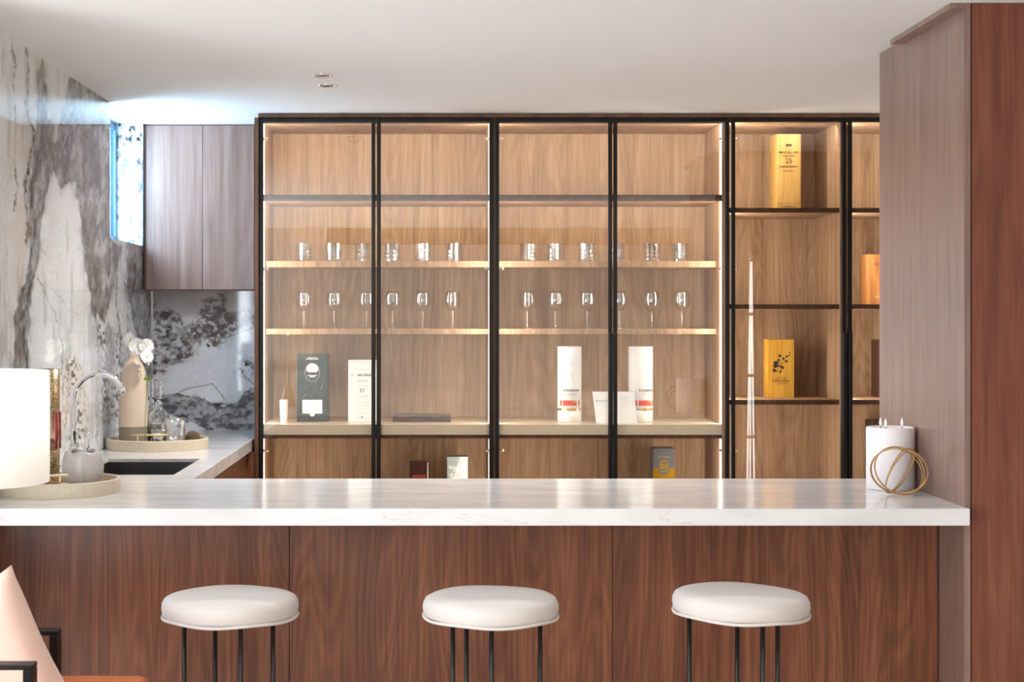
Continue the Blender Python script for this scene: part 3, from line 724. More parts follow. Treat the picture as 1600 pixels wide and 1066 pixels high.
lettering('42', .010, ink, t, 0, f-.0036, .036)
bars(t, -.044, .044, f-.0032, [(.088, .36, .66), (.080, .40, .68), (.066, .58, .85), (.060, .58, .8)], .0016, grey_ink)
# white box, 21
t, w_, h, f = carton('whisky_box', 544, 587.5, 563, 6.86, ZST, .1, white_card, 'white carton printed with the number 21 in the left cabinet', 'box')
lettering('THE', .0085, ink, t, -.046, f, h-.068); lettering('BALVENIE', .0145, ink, t, .012, f, h-.067, font_bold=True)
lettering('21', .024, ink, t, 0, f, h-.136, font_bold=True); lettering('PORTWOOD', .008, ink, t, 0, f, h-.093)
bars(t, -w_/2, w_/2, f, [(h-.010, .02, .98), (h-.116, .25, .75), (h-.160, .28, .72), (h-.166, .28, .72), (h-.19, .22, .46), (h-.19, .54, .78), (h-.204, .15, .85), (h-.218, .2, .8), (h-.262, .25, .75)], .0007, grey_ink)
lettering('DISTILLED IN SCOTLAND', .0055, grey_ink, t, 0, f, h-.043); lettering('David Stewart', .007, grey_ink, t, 0, f, h-.236)
disc(t, 0, f, h-.254, .003, .004, ink)
# flat dark case
t, w_, h, f = carton('flat_case', 613.5, 704.5, 649, 6.84, ZST, .13, pm('dark_leatherette', (66, 48, 44), .35), 'long flat dark brown case lying on the stone shelf', 'case', .003)
bars(t, -w_/2, w_/2, f, [(h*.5, .0, 1)], .001, ink, 'seam'); bars(t, -w_/2, w_/2, f, [(h*.78, .1, .3)], .002, orange_ink)
# small white opener
wo = thing('bottle_opener', (X(443.5, 6.8), 6.80, ZST+.0003), 'slim white electric opener standing beside the dark green box', 'opener')
bm = bmesh.new(); add_lathe(bm, [(0, 0), (.0145, 0), (.015, .004), (.0185, .098), (.0175, .101), (0, .101)], 20); finish('body', bm, wax, wo, world=False, smooth=True)
tube('rod', [(-.013, 0, .1), (-.014, 0, .11), (-.009, 0, .116)], .0022, black_paint, wo, world=False)
# tubes
def white_tube(u0, u1, label, rot):
    Yc = 6.90; x = X((u0+u1)/2, Yc); r = (u1-u0)/2*Yc/F; h = Z(541.5, Yc)-ZST
    t = thing('whisky_tube', (x, Yc, ZST+.0003), label, 'tube', 'white gift tubes', rot)
    def band(name, z0, z1, mat, a0=0, a1=2*PI, dr=.0):
        bm = bmesh.new(); n = 48; vs = []
        for k in range(n+1):
            a = a0+(a1-a0)*k/n; vs.append((bm.verts.new(((r+dr)*math.cos(a), (r+dr)*math.sin(a), z0)), bm.verts.new(((r+dr)*math.cos(a), (r+dr)*math.sin(a), z1))))
        for A, B in zip(vs, vs[1:]): bm.faces.new((A[0], B[0], B[1], A[1]))
        return finish(name, bm, mat, t, world=False, smooth=True, recalc=False)
    lathe('tube_body', [(0, 0), (r-.001, 0), (r, .001), (r, .056), (r-.0006, .0565), (r-.0006, .0575), (r, .058), (r, h-.001), (r-.001, h), (0, h)], white_card, t, 48, world=False)
    band('gold_band', .0505, .0585, gold, dr=.0004)
    F0 = -PI/2
    band('red_label', .072, .096, red_print, F0-.75, F0+.45, .0005); band('red_label', .072, .096, red_print, F0+.62, F0+.8, .0005); band('red_label', .072, .096, red_print, F0-1.05, F0-.85, .0005)
    band('gold_label', .086, .096, gold_ink, F0+.1, F0+.45, .0008); band('gold_clasp', .048, .061, gold_ink, F0-.38, F0+.38, .0009)
    L = lettering('ROSEBANK', .0155, ink, t, 0, -r-.0008, .140, font_bold=True)
    for v in L.data.vertices:   # wrap the print round the tube
        a = F0+v.co.x/r; v.co.x, v.co.y = (r+.0006)*math.cos(a), (r+.0006)*math.sin(a)+r+.0008
    band('print', .126, .1272, grey_ink, F0-.5, F0+.5, .0005); band('print', .120, .1212, grey_ink, F0-.4, F0+.4, .0005)
    # faint embossed flower spray
    bm = bmesh.new(); rr = random.Random(int(u0))
    for k in range(60):
        cx, cz, q = rr.gauss(.01, .014), rr.gauss(.245, .033), rr.uniform(.005, .014); s = rr.uniform(0, 6.28); pts = []
        for m_ in range(7):
            a = s+m_*.42; px, pz = cx+q*math.cos(a), cz+q*math.sin(a); an = F0+px/r
            pts.append(((r+.0004)*math.cos(an), (r+.0004)*math.sin(an), pz))
        add_tube(bm, pts, .00045, 4)
    o = finish('print', bm, cream_grey, t, world=False)
    return t
cream_grey = pm('soft_grey_ink', (206, 206, 202))
white_tube(871, 908.5, 'white whisky tube with red label, standing alone left of the card stand', 0.1)
white_tube(982, 1020, 'white whisky tube with red label, partly behind the card stand', .45)
# card stand
cs = thing('card_stand', (X(962, 6.78), 6.78, ZST+.0003), 'clear stand with white printed cards in front of a white tube', 'card stand')
bm = bmesh.new()
pts = [(-.087, -.012, 0), (.093, -.012, 0), (.083, .010, .138), (-.102, .010, .138)]
fr = [bm.verts.new(p) for p in pts]; bk = [bm.verts.new((p[0], p[1]+.003, p[2])) for p in pts]
bm.faces.new(fr); bm.faces.new(bk[::-1])
for k in range(4): bm.faces.new((fr[k], bk[k], bk[(k+1) % 4], fr[(k+1) % 4]))
finish('card', bm, white_card, cs, world=False)
bm = bmesh.new(); add_box(bm, -.104, .093, .015, .019, .0, .141); add_box(bm, -.09, .093, -.02, .019, .0, .003); finish('holder', bm, acrylic, cs, world=False)
def onc(o): o.rotation_euler.x = -math.atan2(.022, .138); return o
o = lettering('OUR SPIRITS', .008, ink, cs, -.055, -.0012, .098, sx=.9); onc(o)
o = lettering('Tasting list', .008, grey_ink, cs, .035, -.0005, .112); onc(o)
disc(cs, -.082, -.0012, .098, .003, .003, ink, 'print')
# lower compartment cartons
ZLOW = ZC-.93
t, w_, h, f = carton('whisky_box', 640, 669, 723, 6.9, ZLOW, .09, pm('oxblood', (58, 22, 22), .35), 'dark oxblood carton on the low shelf of the left cabinet', 'box')
lettering('HEROES', .0175, orange_ink, t, 0, f, h-.063, font_bold=True)
bars(t, -w_/2, w_/2, f, [(-.0+.0, .955, 1)], h, white_card, 'edge')
t, w_, h, f = carton('whisky_box', 698.5, 731, 714, 6.9, ZLOW, .09, pm('grey_teal_card', (142, 156, 154)), 'grey and pink carton with white lettering on the low shelf', 'box')
bm = bmesh.new(); bm.faces.new([bm.verts.new(c) for c in ((.012, f, h-.0005), (w_/2-.0005, f, h-.0005), (w_/2-.0005, f, .05), (-w_/2+.002, f, .1), (-.022, f, h-.105))])
finish('pink_print', bm, pm('pink_card', (232, 186, 190)), t, world=False, recalc=False)
lettering('SULLIVANS\nCOVE', .0155, white_card, t, 0, f-.0004, h-.055, font_bold=True)
bars(t, -w_/2, w_/2, f-.0004, [(h-.077, .15, .3), (h-.083, .12, .28), (h-.09, .15, .3), (h-.098, .18, .6)], .002, white_card)
t, w_, h, f = carton('whisky_box', 1020.5, 1054, 701, 6.9, ZLOW, .11, pm('slate_card', (98, 98, 104), .35), 'slate and gold carton with an oval number 21, low in the middle cabinet', 'box')
goldy = plain('gold_card', srgb(186, 140, 30), .3, .5)
bm = bmesh.new()
def ys_(x): return h-.088-.0 if abs(x) > .026 else h-.088-.030*math.sqrt(max(0, 1-(x/.026)**2))
n = 40; xs_ = [-w_/2+w_*k/n for k in range(n+1)]
tp = [bm.verts.new((x, f, ys_(x))) for x in xs_]; bt = [bm.verts.new((x, f, 0)) for x in xs_]
for k in range(n): bm.faces.new((bt[k], bt[k+1], tp[k+1], tp[k]))
finish('gold_panel', bm, goldy, t, world=False, recalc=False)
disc(t, 0, f-.0002, h-.081, .021, .026, pm('olive_gold', (120, 100, 30), .4), 'oval'); disc(t, 0, f-.0004, h-.081, .021, .026, gold_ink, 'oval', inner=.002)
lettering('21', .03, gold_ink, t, 0, f-.001, h-.081); lettering('PULTENEY', .0115, gold_ink, t, 0, f, h-.040)
# tall pale oak box, 25
def bwood(name, d, m_, l_): return wood(name, srgb(*d), srgb(*m_), srgb(*l_), rough=.5, ring=10, dens=3)
yo = bwood('pale_oak_box', (158, 118, 56), (184, 142, 74), (204, 166, 98))
t, w_, h, f = carton('wooden_box', 1213.5, 1251.5, 209.5, 6.86, ZC1, .15, yo, 'tall pale oak box with printed number 25 on the top shelf', 'box')
lettering('The', .010, ink, t, 0, f, h-.068); lettering('MACALLAN', .0165, ink, t, 0, f, h-.083, font_bold=True)
lettering('25', .032, ink, t, 0, f, h-.121, font_bold=False)
disc(t, -.008, f, h-.050, .006, .005, ink); disc(t, .008, f, h-.050, .006, .005, ink); disc(t, 0, f, h-.048, .006, .0035, ink); bars(t, -.02, .02, f, [(h-.057, .3, .7)], .0012, ink)
bars(t, -w_/2, w_/2, f, [(h-.097, .15, .82), (h-.1015, .27, .72), (h-.145, .1, .85), (h-.149, .15, .8), (h-.166, .27, .7), (h-.322+.0, .18, .82), (h-.328, .3, .7)], .0018, ink)
bars(t, -w_/2, w_/2, f, [(h-.310, 0, 1)], .0012, ink, 'lid_seam')
for zz in (.08, .24): box('hinge', -w_/2-.0015, -w_/2, .02, .026, zz, zz+.035, gold, t, world=False)
# yellow flower box
yb = bwood('honey_oak_box', (146, 96, 22), (182, 132, 38), (206, 158, 62))
t, w_, h, f = carton('wooden_box', 1200, 1241, 530.5, 6.857, ZC3, .1, yb, 'honey yellow wooden box with a dark flower motif on the third shelf', 'box')
rr = random.Random(9)
bm = bmesh.new()
def blob(cx, cz, rx, rz, rot=0, n=9, j=.25):
    vs = []
    for k in range(n):
        a = 2*PI*k/n; q = 1+rr.uniform(-j, j); x, z = rx*q*math.cos(a), rz*q*math.sin(a)
        vs.append(bm.verts.new((cx+x*math.cos(rot)-z*math.sin(rot), f-.0001-rr.uniform(0, .0003), cz+x*math.sin(rot)+z*math.cos(rot))))
    bm.faces.new(vs)
S = 1/350/9.69
def P_(px, py): return (px-395)*S, h-(py-95)*S*1.0
for px, py, rx, rz in ((320, 455, 44, 34), (310, 500, 38, 34), (290, 565, 26, 34), (335, 575, 10, 18), (385, 585, 12, 34), (415, 520, 28, 26), (372, 500, 20, 16), (360, 410, 22, 14), (375, 340, 26, 18), (430, 390, 14, 24), (475, 425, 18, 22), (480, 355, 22, 16), (520, 335, 12, 12), (525, 297, 9, 10), (405, 465, 14, 8), (300, 440, 26, 16)):
    x, z = P_(px, py); blob(x, z, rx*S, rz*S, rr.uniform(-.6, .6))
for a, b in (((330, 520), (420, 470)), ((420, 470), (470, 370)), ((470, 370), (525, 300)), ((400, 520), (385, 600)), ((375, 340), (420, 380)), ((430, 470), (475, 430))):
    (x0, z0), (x1, z1) = P_(*a), P_(*b); bm.faces.new([bm.verts.new(c) for c in ((x0, f, z0), (x0+.0012, f, z0), (x1+.0012, f, z1), (x1, f, z1))])
finish('flower_print', bm, ink, t, world=False, recalc=False)
lettering('DISTILLED', .0115, ink, t, 0, f, h-.173); lettering('KIRKWALL', .0155, ink, t, 0, f, h-.186, font_bold=True); lettering('ORKNEY', .0105, ink, t, 0, f, h-.198)
box('clasp', -w_/2-.003, -w_/2, -.03, -.02, h*.47, h*.53, gold, t, world=False)
# boxes in the last cabinet
yc = bwood('brown_oak_box', (120, 70, 32), (170, 112, 60), (196, 140, 84))
t, w_, h, f = carton('wooden_box', 1355.5, 1401, 397.5, 6.86, ZC2, .13, yc, 'brown grained wooden box cut off by the right side panel', 'box')
lettering('10', .022, ink, t, .012, f, h-.108); lettering('RESERVE', .014, ink, t, -.01, f, h-.045); lettering('SCOTLAND', .009, cream_ink, t, -.01, f, h-.19)
t, w_, h, f = carton('whisky_box', 1373, 1410, 531, 6.9, ZC3, .12, pm('deep_brown_card', (66, 34, 24)), 'deep brown carton just showing beside the right side panel', 'box')
t, w_, h, f = carton('whisky_box', 1362, 1400, 658, 6.95, ZC-.75, .11, pm('near_black_card', (44, 28, 22)), 'near-black carton whose top shows just behind the white candle', 'box')

# ------------------------------------------------------------------ ceiling spotlights
for k, (u, v) in enumerate(((505, 117), (512, 133))):
    Yd = .886*F/(V0-v); x = X(u, Yd)
    t = thing('ceiling_spotlight', (x, Yd, HZ-.006), ('small round recessed spotlight, the one nearer the camera' if k == 0 else 'small round recessed spotlight, the one nearer the cabinets'), 'light')
    lathe('ring', [(.036, .006), (.037, .003), (.034, .0), (.028, .0015), (.0275, .0055)], chrome, t, 40, world=False)
    lathe('reflector', [(.0275, .004), (.024, .0052), (0, .0055)], pm('dark_red_lens', (92, 22, 22), .2), t, 32, world=False)

# ------------------------------------------------------------------ tap
tp = thing('tap', (-1.292, 5.45, HC), 'tall chrome gooseneck tap beside the sink', 'tap')
lathe('base', [(0, 0), (.026, 0), (.026, .004), (.0165, .006), (.0165, .07), (.0155, .075), (.010, .076)], chrome, tp, 28, world=False)
pts = [(0, 0, .07), (0, 0, .15), (0, 0, .235)]
for k in range(1, 17):
    a = PI-PI*.86*k/16; pts.append((.092+.092*math.cos(a), -.0, .238+.096*math.sin(a)))
tube('spout', pts, .0105, chrome, tp, 16, world=False)
e = pts[-1]; d = (Vector(pts[-1])-Vector(pts[-2])).normalized()
tube('aerator', [Vector(e)-d*.004, Vector(e)+d*.014], .0107, chrome, tp, 16, world=False)
tube('lever', [(.02, -.01, .06), (.05, -.012, .062), (.056, -.012, .075), (.057, -.012, .125)], .0042, chrome, tp, 10, world=False)

# ------------------------------------------------------------------ trays
def tray(cx, cy, rx, ry, label, hy):
    t = thing('tray', (cx, cy, HC+.0003), label, 'tray', 'stone trays')
    n = 72; H = .043
    bm = bmesh.new()
    prof = [(0, 0), (1, 0), (1.0, .004), (1.0, H-.003), (.985, H), (.955, H), (.94, H-.003), (.93, .012), (0, .012)]
    rings = []
    for (k, z) in prof:
        if k == 0: rings.append([bm.verts.new((0, 0, z))])
        else: rings.append([bm.verts.new((rx*k*math.cos(2*PI*i/n), ry*k*math.sin(2*PI*i/n), z)) for i in range(n)])
    for A, B in zip(rings, rings[1:]):
        for i in range(n):
            j = (i+1) % n
            if len(A) == 1: bm.faces.new((A[0], B[i], B[j]))
            elif len(B) == 1: bm.faces.new((A[i], A[j], B[0]))
            else: bm.faces.new((A[i], A[j], B[j], B[i]))
    b = finish('tray_body', bm, travertine, t, world=False, smooth=False)
    yy = -ry*.965
    bm = bmesh.new()
    for s in (-1, 1): add_tube(bm, [(s*.047, yy+.008, .041), (s*.047, yy+.008, .066)], .0035, 10)
    add_tube(bm, [(-.071, yy+.008, .068), (.071, yy+.008, .068)], .0042, 10)
    finish('handle', bm, gold, t, world=False, smooth=True)
    return t
tray(-1.154, 4.68, .185, .185, 'round travertine tray with gold handle under the grey cup, near the lampshade', 0)
tray(-1.137, 6.25, .205, .19, 'round travertine tray with gold handle, holding the vase and decanters', 0)
ZTR = HC+.0128
# ------------------------------------------------------------------ petal cup and gold vase on the near tray
cup = thing('petal_cup', (-1.075, 4.66, ZTR), 'grey ceramic cup with scalloped petal rim on the near tray', 'cup')
bm = bmesh.new(); n = 96; rings = []
prof = [(0, .010), (.024, .010), (.034, .012), (.048, .022), (.059, .042), (.062, .066), (.060, .088), (.054, .104), (.049, .113)]
def pet(a, t_):
    return 1+.035*t_*math.cos(5*a+.8)
for k, (r, z) in enumerate(prof):
    t_ = k/(len(prof)-1)
    if r == 0: rings.append([bm.verts.new((0, 0, z))]); continue
    rings.append([bm.verts.new((r*pet(2*PI*i/n, t_)*math.cos(2*PI*i/n), r*pet(2*PI*i/n, t_)*math.sin(2*PI*i/n), z+(.0035*t_**4*math.cos(5*(2*PI*i/n)+.8) if t_ > .5 else 0))) for i in range(n)])
for k in range(len(prof)-1, 1, -1):
    r, z = prof[k]; t_ = k/(len(prof)-1)
    rings.append([bm.verts.new(((r-.006)*pet(2*PI*i/n, t_)*math.cos(2*PI*i/n), (r-.006)*pet(2*PI*i/n, t_)*math.sin(2*PI*i/n), z+.002+(.0035*t_**4*math.cos(5*(2*PI*i/n)+.8) if t_ > .5 else 0))) for i in range(n)])
rings.append([bm.verts.new((0, 0, .02))])
for A, B in zip(rings, rings[1:]):
    for i in range(n):
        j = (i+1) % n
        if len(A) == 1: bm.faces.new((A[0], B[i], B[j]))
        elif len(B) == 1: bm.faces.new((A[i], A[j], B[0]))
        else: bm.faces.new((A[i], A[j], B[j], B[i]))
finish('bowl', bm, ceramic_cup, cup, world=False, smooth=True)
for k in range(5):
    a = 2*PI*k/5-.16
    pts = [((r+.0012)*math.cos(a+.10*math.sin(z*30)), (r+.0012)*math.sin(a+.10*math.sin(z*30)), z) for r, z in prof[3:]]
    tube('petal_ridge', pts, [.001, .0022, .0026, .0026, .0022, .0012], ceramic_cup, cup, 8, world=False)
for k in range(4):
    a = 2*PI*k/4+.6; lathe('foot', [(0, 0), (.010, 0), (.012, .004), (.010, .018), (0, .018)], ceramic_cup, cup, 14, (.026*math.cos(a), .026*math.sin(a), 0), world=False)
gv = thing('gold_vase', (-1.205, 4.70, ZTR), 'tall gold glitter cylinder vase with ribbed copper band behind the lampshade', 'vase')
R_ = .049
lathe('lower_body', [(0, 0), (R_, 0), (R_, .115), (R_-.001, .116), (0, .116)], glitter, gv, 40, world=False)
lathe('copper_band', [(0, .1165), (R_-.001, .1165), (R_, .118), (R_, .232), (R_-.001, .2335), (0, .2335)], copper, gv, 40, world=False)
for k in range(9):
    a = 2*PI*k/9+.3; tube('red_rib', [((R_)*math.cos(a), R_*math.sin(a), .119), (R_*math.cos(a), R_*math.sin(a), .231)], .0042, plain('rib_red%d' % k, srgb(150, 40, 34), .3) if k == 0 else MATS['rib_red0'], gv, 8, world=False)
lathe('upper_body', [(R_, .234), (R_, .362), (R_-.004, .362), (R_-.004, .236)], glitter, gv, 40, world=False)

# ------------------------------------------------------------------ vase, orchids, decanters on the far tray
vs = thing('bottle_vase', (X(209, 6.2), 6.20, ZTR), 'tall beige bottle vase with a taupe base on the far tray', 'vase')
k_ = 6.2/F
prf = [(46, 697), (46.2, 690), (46, 666), (45.4, 645), (44, 622), (42, 605), (40, 592), (37, 582), (32.5, 573.5), (26, 567.5), (20, 563.5), (17, 560.5), (16, 557), (15.6, 551)]
zz0 = ZTR
P2 = [(w_/2*k_, Z(v, 6.2)-zz0) for w_, v in prf]; P2 = [(r, max(0.0, z)) for r, z in P2]
P2[0] = (P2[0][0]-.001, 0)
split = Z(666, 6.2)-zz0
lathe('base', [(0, 0), P2[0], (P2[0][0]+.001, .002), P2[1], (P2[2][0], split)], ceramic_grey, vs, 48, world=False)
up = [p for p in P2[2:]]
lathe('body', [(up[0][0]+.0004, up[0][1]-.0002)]+up[1:]+[(up[-1][0]-.0035, up[-1][1]), (up[-1][0]-.004, up[-1][1]-.04)], ceramic, vs, 48, world=False)
def smooth_petal(bm, c, ax, side, L, W, cup_):
    """one petal from c along ax"""
    nrm = ax.cross(side).normalized(); g = []
    for i in range(7):
        t = i/6; w2 = W*math.sin(PI*min(1, (t*.93+.07)))**.6; row = []
        for j in range(5):
            s = (j-2)/2; row.append(bm.verts.new(c+ax*L*t+side*w2*s*.5+nrm*(cup_*(math.sin(t*PI)*.5+.35*s*s)*W)))
        g.append(row)
    for i in range(6):
        for j in range(4): bm.faces.new((g[i][j], g[i+1][j], g[i+1][j+1], g[i][j+1]))
osp = thing('orchid_stem', (X(209, 6.2), 6.2, ZTR+.30), 'stem of white orchid blossoms in the tall beige vase', 'flower')
oz = -(ZTR+.30)
def world_pt(u, v, Y): return Vector((X(u, Y)-X(209, 6.2), Y-6.2, Z(v, Y)+oz))
stem_pts = [world_pt(209, 592, 6.2), world_pt(209, 552, 6.2), world_pt(208, 541, 6.19), world_pt(214, 533, 6.18), world_pt(224, 545, 6.17), world_pt(232, 560, 6.17)]
tube('stem', stem_pts, .0018, leaf_mat, osp, 8, world=False)
for (u, v, Y, size, yaw, pitch) in ((205, 531, 6.15, 12.5, -.5, .2), (215, 541, 6.12, 14, .1, .1), (228, 541, 6.13, 12.5, .5, 0), (229, 558, 6.12, 11, .4, -.3)):
    c = world_pt(u, v, Y); bm = bmesh.new(); Rm = Matrix.Rotation(yaw, 3, 'Z') @ Matrix.Rotation(pitch, 3, 'X')
    for k, a in enumerate((90, 18, 162, 234, 306)):
        a = math.radians(a+rr.uniform(-8, 8)); ax = Rm @ Vector((math.cos(a), -.08, math.sin(a))).normalized(); sd = Rm @ Vector((-math.sin(a), 0, math.cos(a)))
        wide = 1.45 if k in (1, 2, 0) else 1.05
        smooth_petal(bm, c+Rm @ Vector((0, -.001*k, 0)), ax, sd, size*k_*1.0, size*k_*wide, .22)
    fl = finish('blossom', bm, petal_mat, osp, world=False, smooth=True, recalc=False)
    bm = bmesh.new(); add_lathe(bm, [(0, -.004), (.003, -.002), (.0036, .001), (.002, .004), (0, .005)], 10, tuple(c+Rm @ Vector((0, -.006, -.002)))); finish('lip', bm, pm('lip_yellow%d' % u, (214, 204, 130)), fl, world=False, smooth=True)
for (u, v) in ((228, 566), (232, 569)):
    c = world_pt(u, v, 6.15); bm = bmesh.new(); add_lathe(bm, [(0, -.007), (.004, -.003), (.0045, .002), (0, .007)], 12, tuple(c)); finish('bud', bm, petal_mat, osp, world=False, smooth=True)
def decanter(u, Y, label):
    t = thing('decanter', (X(u, Y), Y, ZTR+.0002), label, 'decanter', 'crystal decanters')
    wob = lambda a, z: 1+(.03*math.cos(14*a) if .012 < z < .098 else 0)
    outer = [(0, 0), (.041, 0), (.043, .003)]+[(.044, .012+.0085*k) for k in range(11)]+[(.0445, .105), (.043, .122), (.036, .136), (.024, .147), (.0165, .158), (.0155, .182), (.019, .187), (.019, .190)]
    inner = [(.013, .190), (.0125, .160), (.022, .143), (.034, .131), (.0395, .118), (.0395, .018), (0, .016)]
    lathe('body', outer+inner, crystal, t, 56, world=False, wob=wob)
    lathe('stopper', [(0, .178), (.0115, .180), (.012, .191), (.0145, .193), (.0225, .262), (.021, .265), (0, .265)], crystal, t, 10, world=False, smooth=False)
    lathe('water', [(0, .0175), (.0385, .0175), (.0388, .06), (0, .06)], crystal, t, 24, world=False)
    return t
decanter(236, 6.335, 'cut crystal decanter half hidden behind the beige vase')
decanter(248, 6.215, 'cut crystal decanter standing behind, nearer the rear marble')
cg = thing('crystal_tumbler', (X(273.5, 6.14), 6.14, ZTR+.0002), 'tall ribbed crystal tumbler on the far tray beside the brown ball', 'glass')
wob = lambda a, z: 1+(.035*math.cos(16*a) if .01 < z < .10 else 0)
lathe('bowl', [(0, 0), (.034, 0), (.036, .004), (.0375, .03), (.039, .07), (.0402, .10), (.0405, .118), (.0385, .118), (.037, .09), (.034, .022), (0, .018)], facet_glass, cg, 64, world=False, wob=wob)
bm = bmesh.new(); bmesh.ops.create_icosphere(bm, subdivisions=4, radius=.032, matrix=Matrix.Translation((0, 0, .032)))
for v in bm.verts:
    d = (v.co-Vector((0, 0, .032))); a = rr.uniform(.90, 1.0) if d.z > -.025 else 1; v.co = Vector((0, 0, .032))+d*a
bo = finish('moss_ball', bm, brown_ball, smooth=False); bo.location = (X(301, 6.19), 6.19, ZTR); tag(bo, 'rough dark brown decorative ball on the far tray', 'ornament')
pl = thing('leaf_sprig', (X(233.5, 6.12), 6.06, ZTR), 'small green sprig showing between the vase and the decanter', 'plant')
tube('stem', [(-.012, .02, .0), (-.006, .0, .1), (.0, .0, .25), (.003, 0, .284)], .0014, leaf_mat, pl, 6, world=False)
bm = bmesh.new()
for k in range(7):
    a = k*.9; smooth_petal(bm, Vector((.004, 0, .276+.003*(k % 3))), Vector((math.cos(a), -.3, .3*math.sin(a))).normalized(), Vector((0, .2, 1)).normalized(), .016, .011, .3)
finish('leaf', bm, leaf_mat, pl, world=False, smooth=True, recalc=False)

# ------------------------------------------------------------------ candle and wire orb
cd = thing('candle', (1.4085, 4.775, HC+.0003), 'thick white three-wick candle at the right end of the bar', 'candle')
Rc = .073
lathe('wax', [(0, 0), (Rc-.002, 0), (Rc, .002), (Rc, .188), (Rc-.002, .192), (Rc-.006, .192), (Rc-.01, .187), (0, .186)], wax, cd, 64, world=False)
for (u, y) in ((1376, .02), (1384, -.02), (1409.5, 0)):
    x = X(u, 4.775+y)-1.4085
    tube('wick', [(x, y, .185), (x, y, .193)], .0012, black_paint, cd, 6, world=False)
    lathe('flame', [(0, .192), (.003, .195), (.0048, .201), (.0044, .208), (.0022, .216), (0, .222)], flame_mat, cd, 14, (x, y, 0), world=False)
ob = thing('wire_orb', (X(1405, 4.60), 4.60, HC), 'rattan-bound wire orb leaning before the white candle', 'ornament')
Ro = .0795
def ring(nrm, k, off=0, rx=1, r=.0021):
    n_ = Vector(nrm).normalized(); a = n_.orthogonal().normalized(); b = n_.cross(a)
    pts = [n_*off+Ro*rx*(math.cos(2*PI*i/64)*a+math.sin(2*PI*i/64)*b) for i in range(64)]; pts = [Vector((p.x*1.05, p.y, .078+p.z*.92)) for p in pts]
    lo = min(p.z for p in pts)
    return pts
for nrm, sc in (((.30, -1, .38), 1.0), ((-.45, -1, -.32), 1.0), ((.80, -.62, -.42), .98)):
    bm = bmesh.new(); n_ = Vector(nrm).normalized()
    add_tube(bm, ring(nrm, 0, .003, sc), .0022, 8, closed=True); add_tube(bm, ring(tuple(n_+Vector((.05, .02, .05))), 0, -.003, sc*.985), .0020, 8, closed=True)
    o = finish('ring', bm, rattan, ob, world=False, smooth=True)
zmin = min((v.co.z for o in ob.children for v in o.data.vertices))
ob.location.z = HC-zmin

# ------------------------------------------------------------------ stools
def stool(u, Y, legs, vtop, label, tilt, su):
    x = X(u, Y); zs = Z(vtop, Y+.17)   # top of the seat
    t = thing('bar_stool', (x, Y, 0), label, 'stool', 'round stools at the bar')
    R = .184; H = .058
    rs = random.Random(su)
    ph = rs.uniform(0, 6)
    def wb(a, z): return 1+.003*math.sin(3*a+ph)+.002*math.sin(5*a+2*ph)
    bm = bmesh.new()
    prof = [(0, -H), (R*.9, -H), (R*.975, -H+.004), (R*.99, -H+.012), (R*1.0, -.035), (R*.992, -.022), (R*.96, -.011), (R*.90, -.005), (R*.7, -.001), (R*.4, .001), (0, .002)]
    add_lathe(bm, prof, 72, (0, 0, zs), wob=wb)
    for v in bm.verts: v.co.z += tilt*v.co.x+.0012*math.sin(4*math.atan2(v.co.y, v.co.x)+ph)*(v.co.x**2+v.co.y**2)/R**2
    finish('seat', bm, linen, t, world=False, smooth=True)
    pts = []
    for i in range(72):
        a = 2*PI*i/72; pts.append((R*.985*math.cos(a)*wb(a, 0), R*.985*math.sin(a)*wb(a, 0), zs-H+.001+tilt*R*math.cos(a)+.0018*math.sin(5*a+ph)))
    tube('piping', pts, .0042, linen, t, 8, closed=True, world=False)
    for (lu, dy) in legs:
        lx = X(lu, Y+dy)-x
        tube('leg', [(lx, dy, .001), (lx, dy, zs-H+.002)], .0063, black_paint, t, 12, world=False)
    P = sorted([(X(lu, Y+dy)-x, dy) for lu, dy in legs], key=lambda p: math.atan2(p[1], p[0]))
    tube('foot_rest', [(a, b, .26) for a, b in P], .005, black_paint, t, 8, closed=True, world=False)
    return t
stool(359.5, 4.15, [(288, .03), (336, .11), (376, -.11), (426.5, -.03)], 911, 'round white bar stool on the left, nearest the armchair', 0, 1)
stool(767, 4.15, [(707.5, -.03), (729, .11), (768, -.11), (844, .03)], 911.5, 'round white bar stool in the middle', 0, 2)
stool(1157, 4.15, [(1077, .0), (1152, .11), (1191.6, -.11), (1215, .04)], 906.5, 'round white bar stool on the right, nearest the candle', -.022, 3)

# ------------------------------------------------------------------ lamp, side table, armchair and cushion in the foreground
YLp = 3.222; sL = F/YLp; xl = X(-50, YLp)
lp = thing('table_lamp', (xl, YLp, .60), 'white drum-shaded table lamp at the left edge of the picture', 'lamp')
zl0, zl1 = Z(754, YLp)-.6, Z(580, YLp)-.6
Rl = 124/sL
lathe('lamp_shade', [(Rl, zl0), (Rl, zl1), (Rl-.003, zl1), (Rl-.003, zl0), (Rl, zl0)], shade_mat, lp, 72, world=False)
lathe('base', [(0, 0), (.045, 0), (.05, .03), (.058, .12), (.06, .2), (.052, .29), (.04, .36), (.025, .40), (.02, .43), (0, .43)], ceramic, lp, 40, world=False)
tube('pole', [(0, 0, .42), (0, 0, zl1-.02)], .006, gold, lp, 10, world=False)
lathe('bulb', [(0, .58), (.014, .59), (.03, .63), (.028, .65), (0, .675)], emis('bulb_light', (1, .97, .94, 1), 2), lp, 20, world=False)
pt = bpy.data.lights.new('lamp_light', 'POINT'); pt.energy = 2.6; pt.color = (1, .97, .94); pt.shadow_soft_size = .05
po = bpy.data.objects.new('lamp_light', pt); COL.objects.link(po); po.location = (xl, YLp, .6+.72)
st = thing('side_table', (xl, YLp, 0), 'small round dark side table carrying the lamp', 'table')
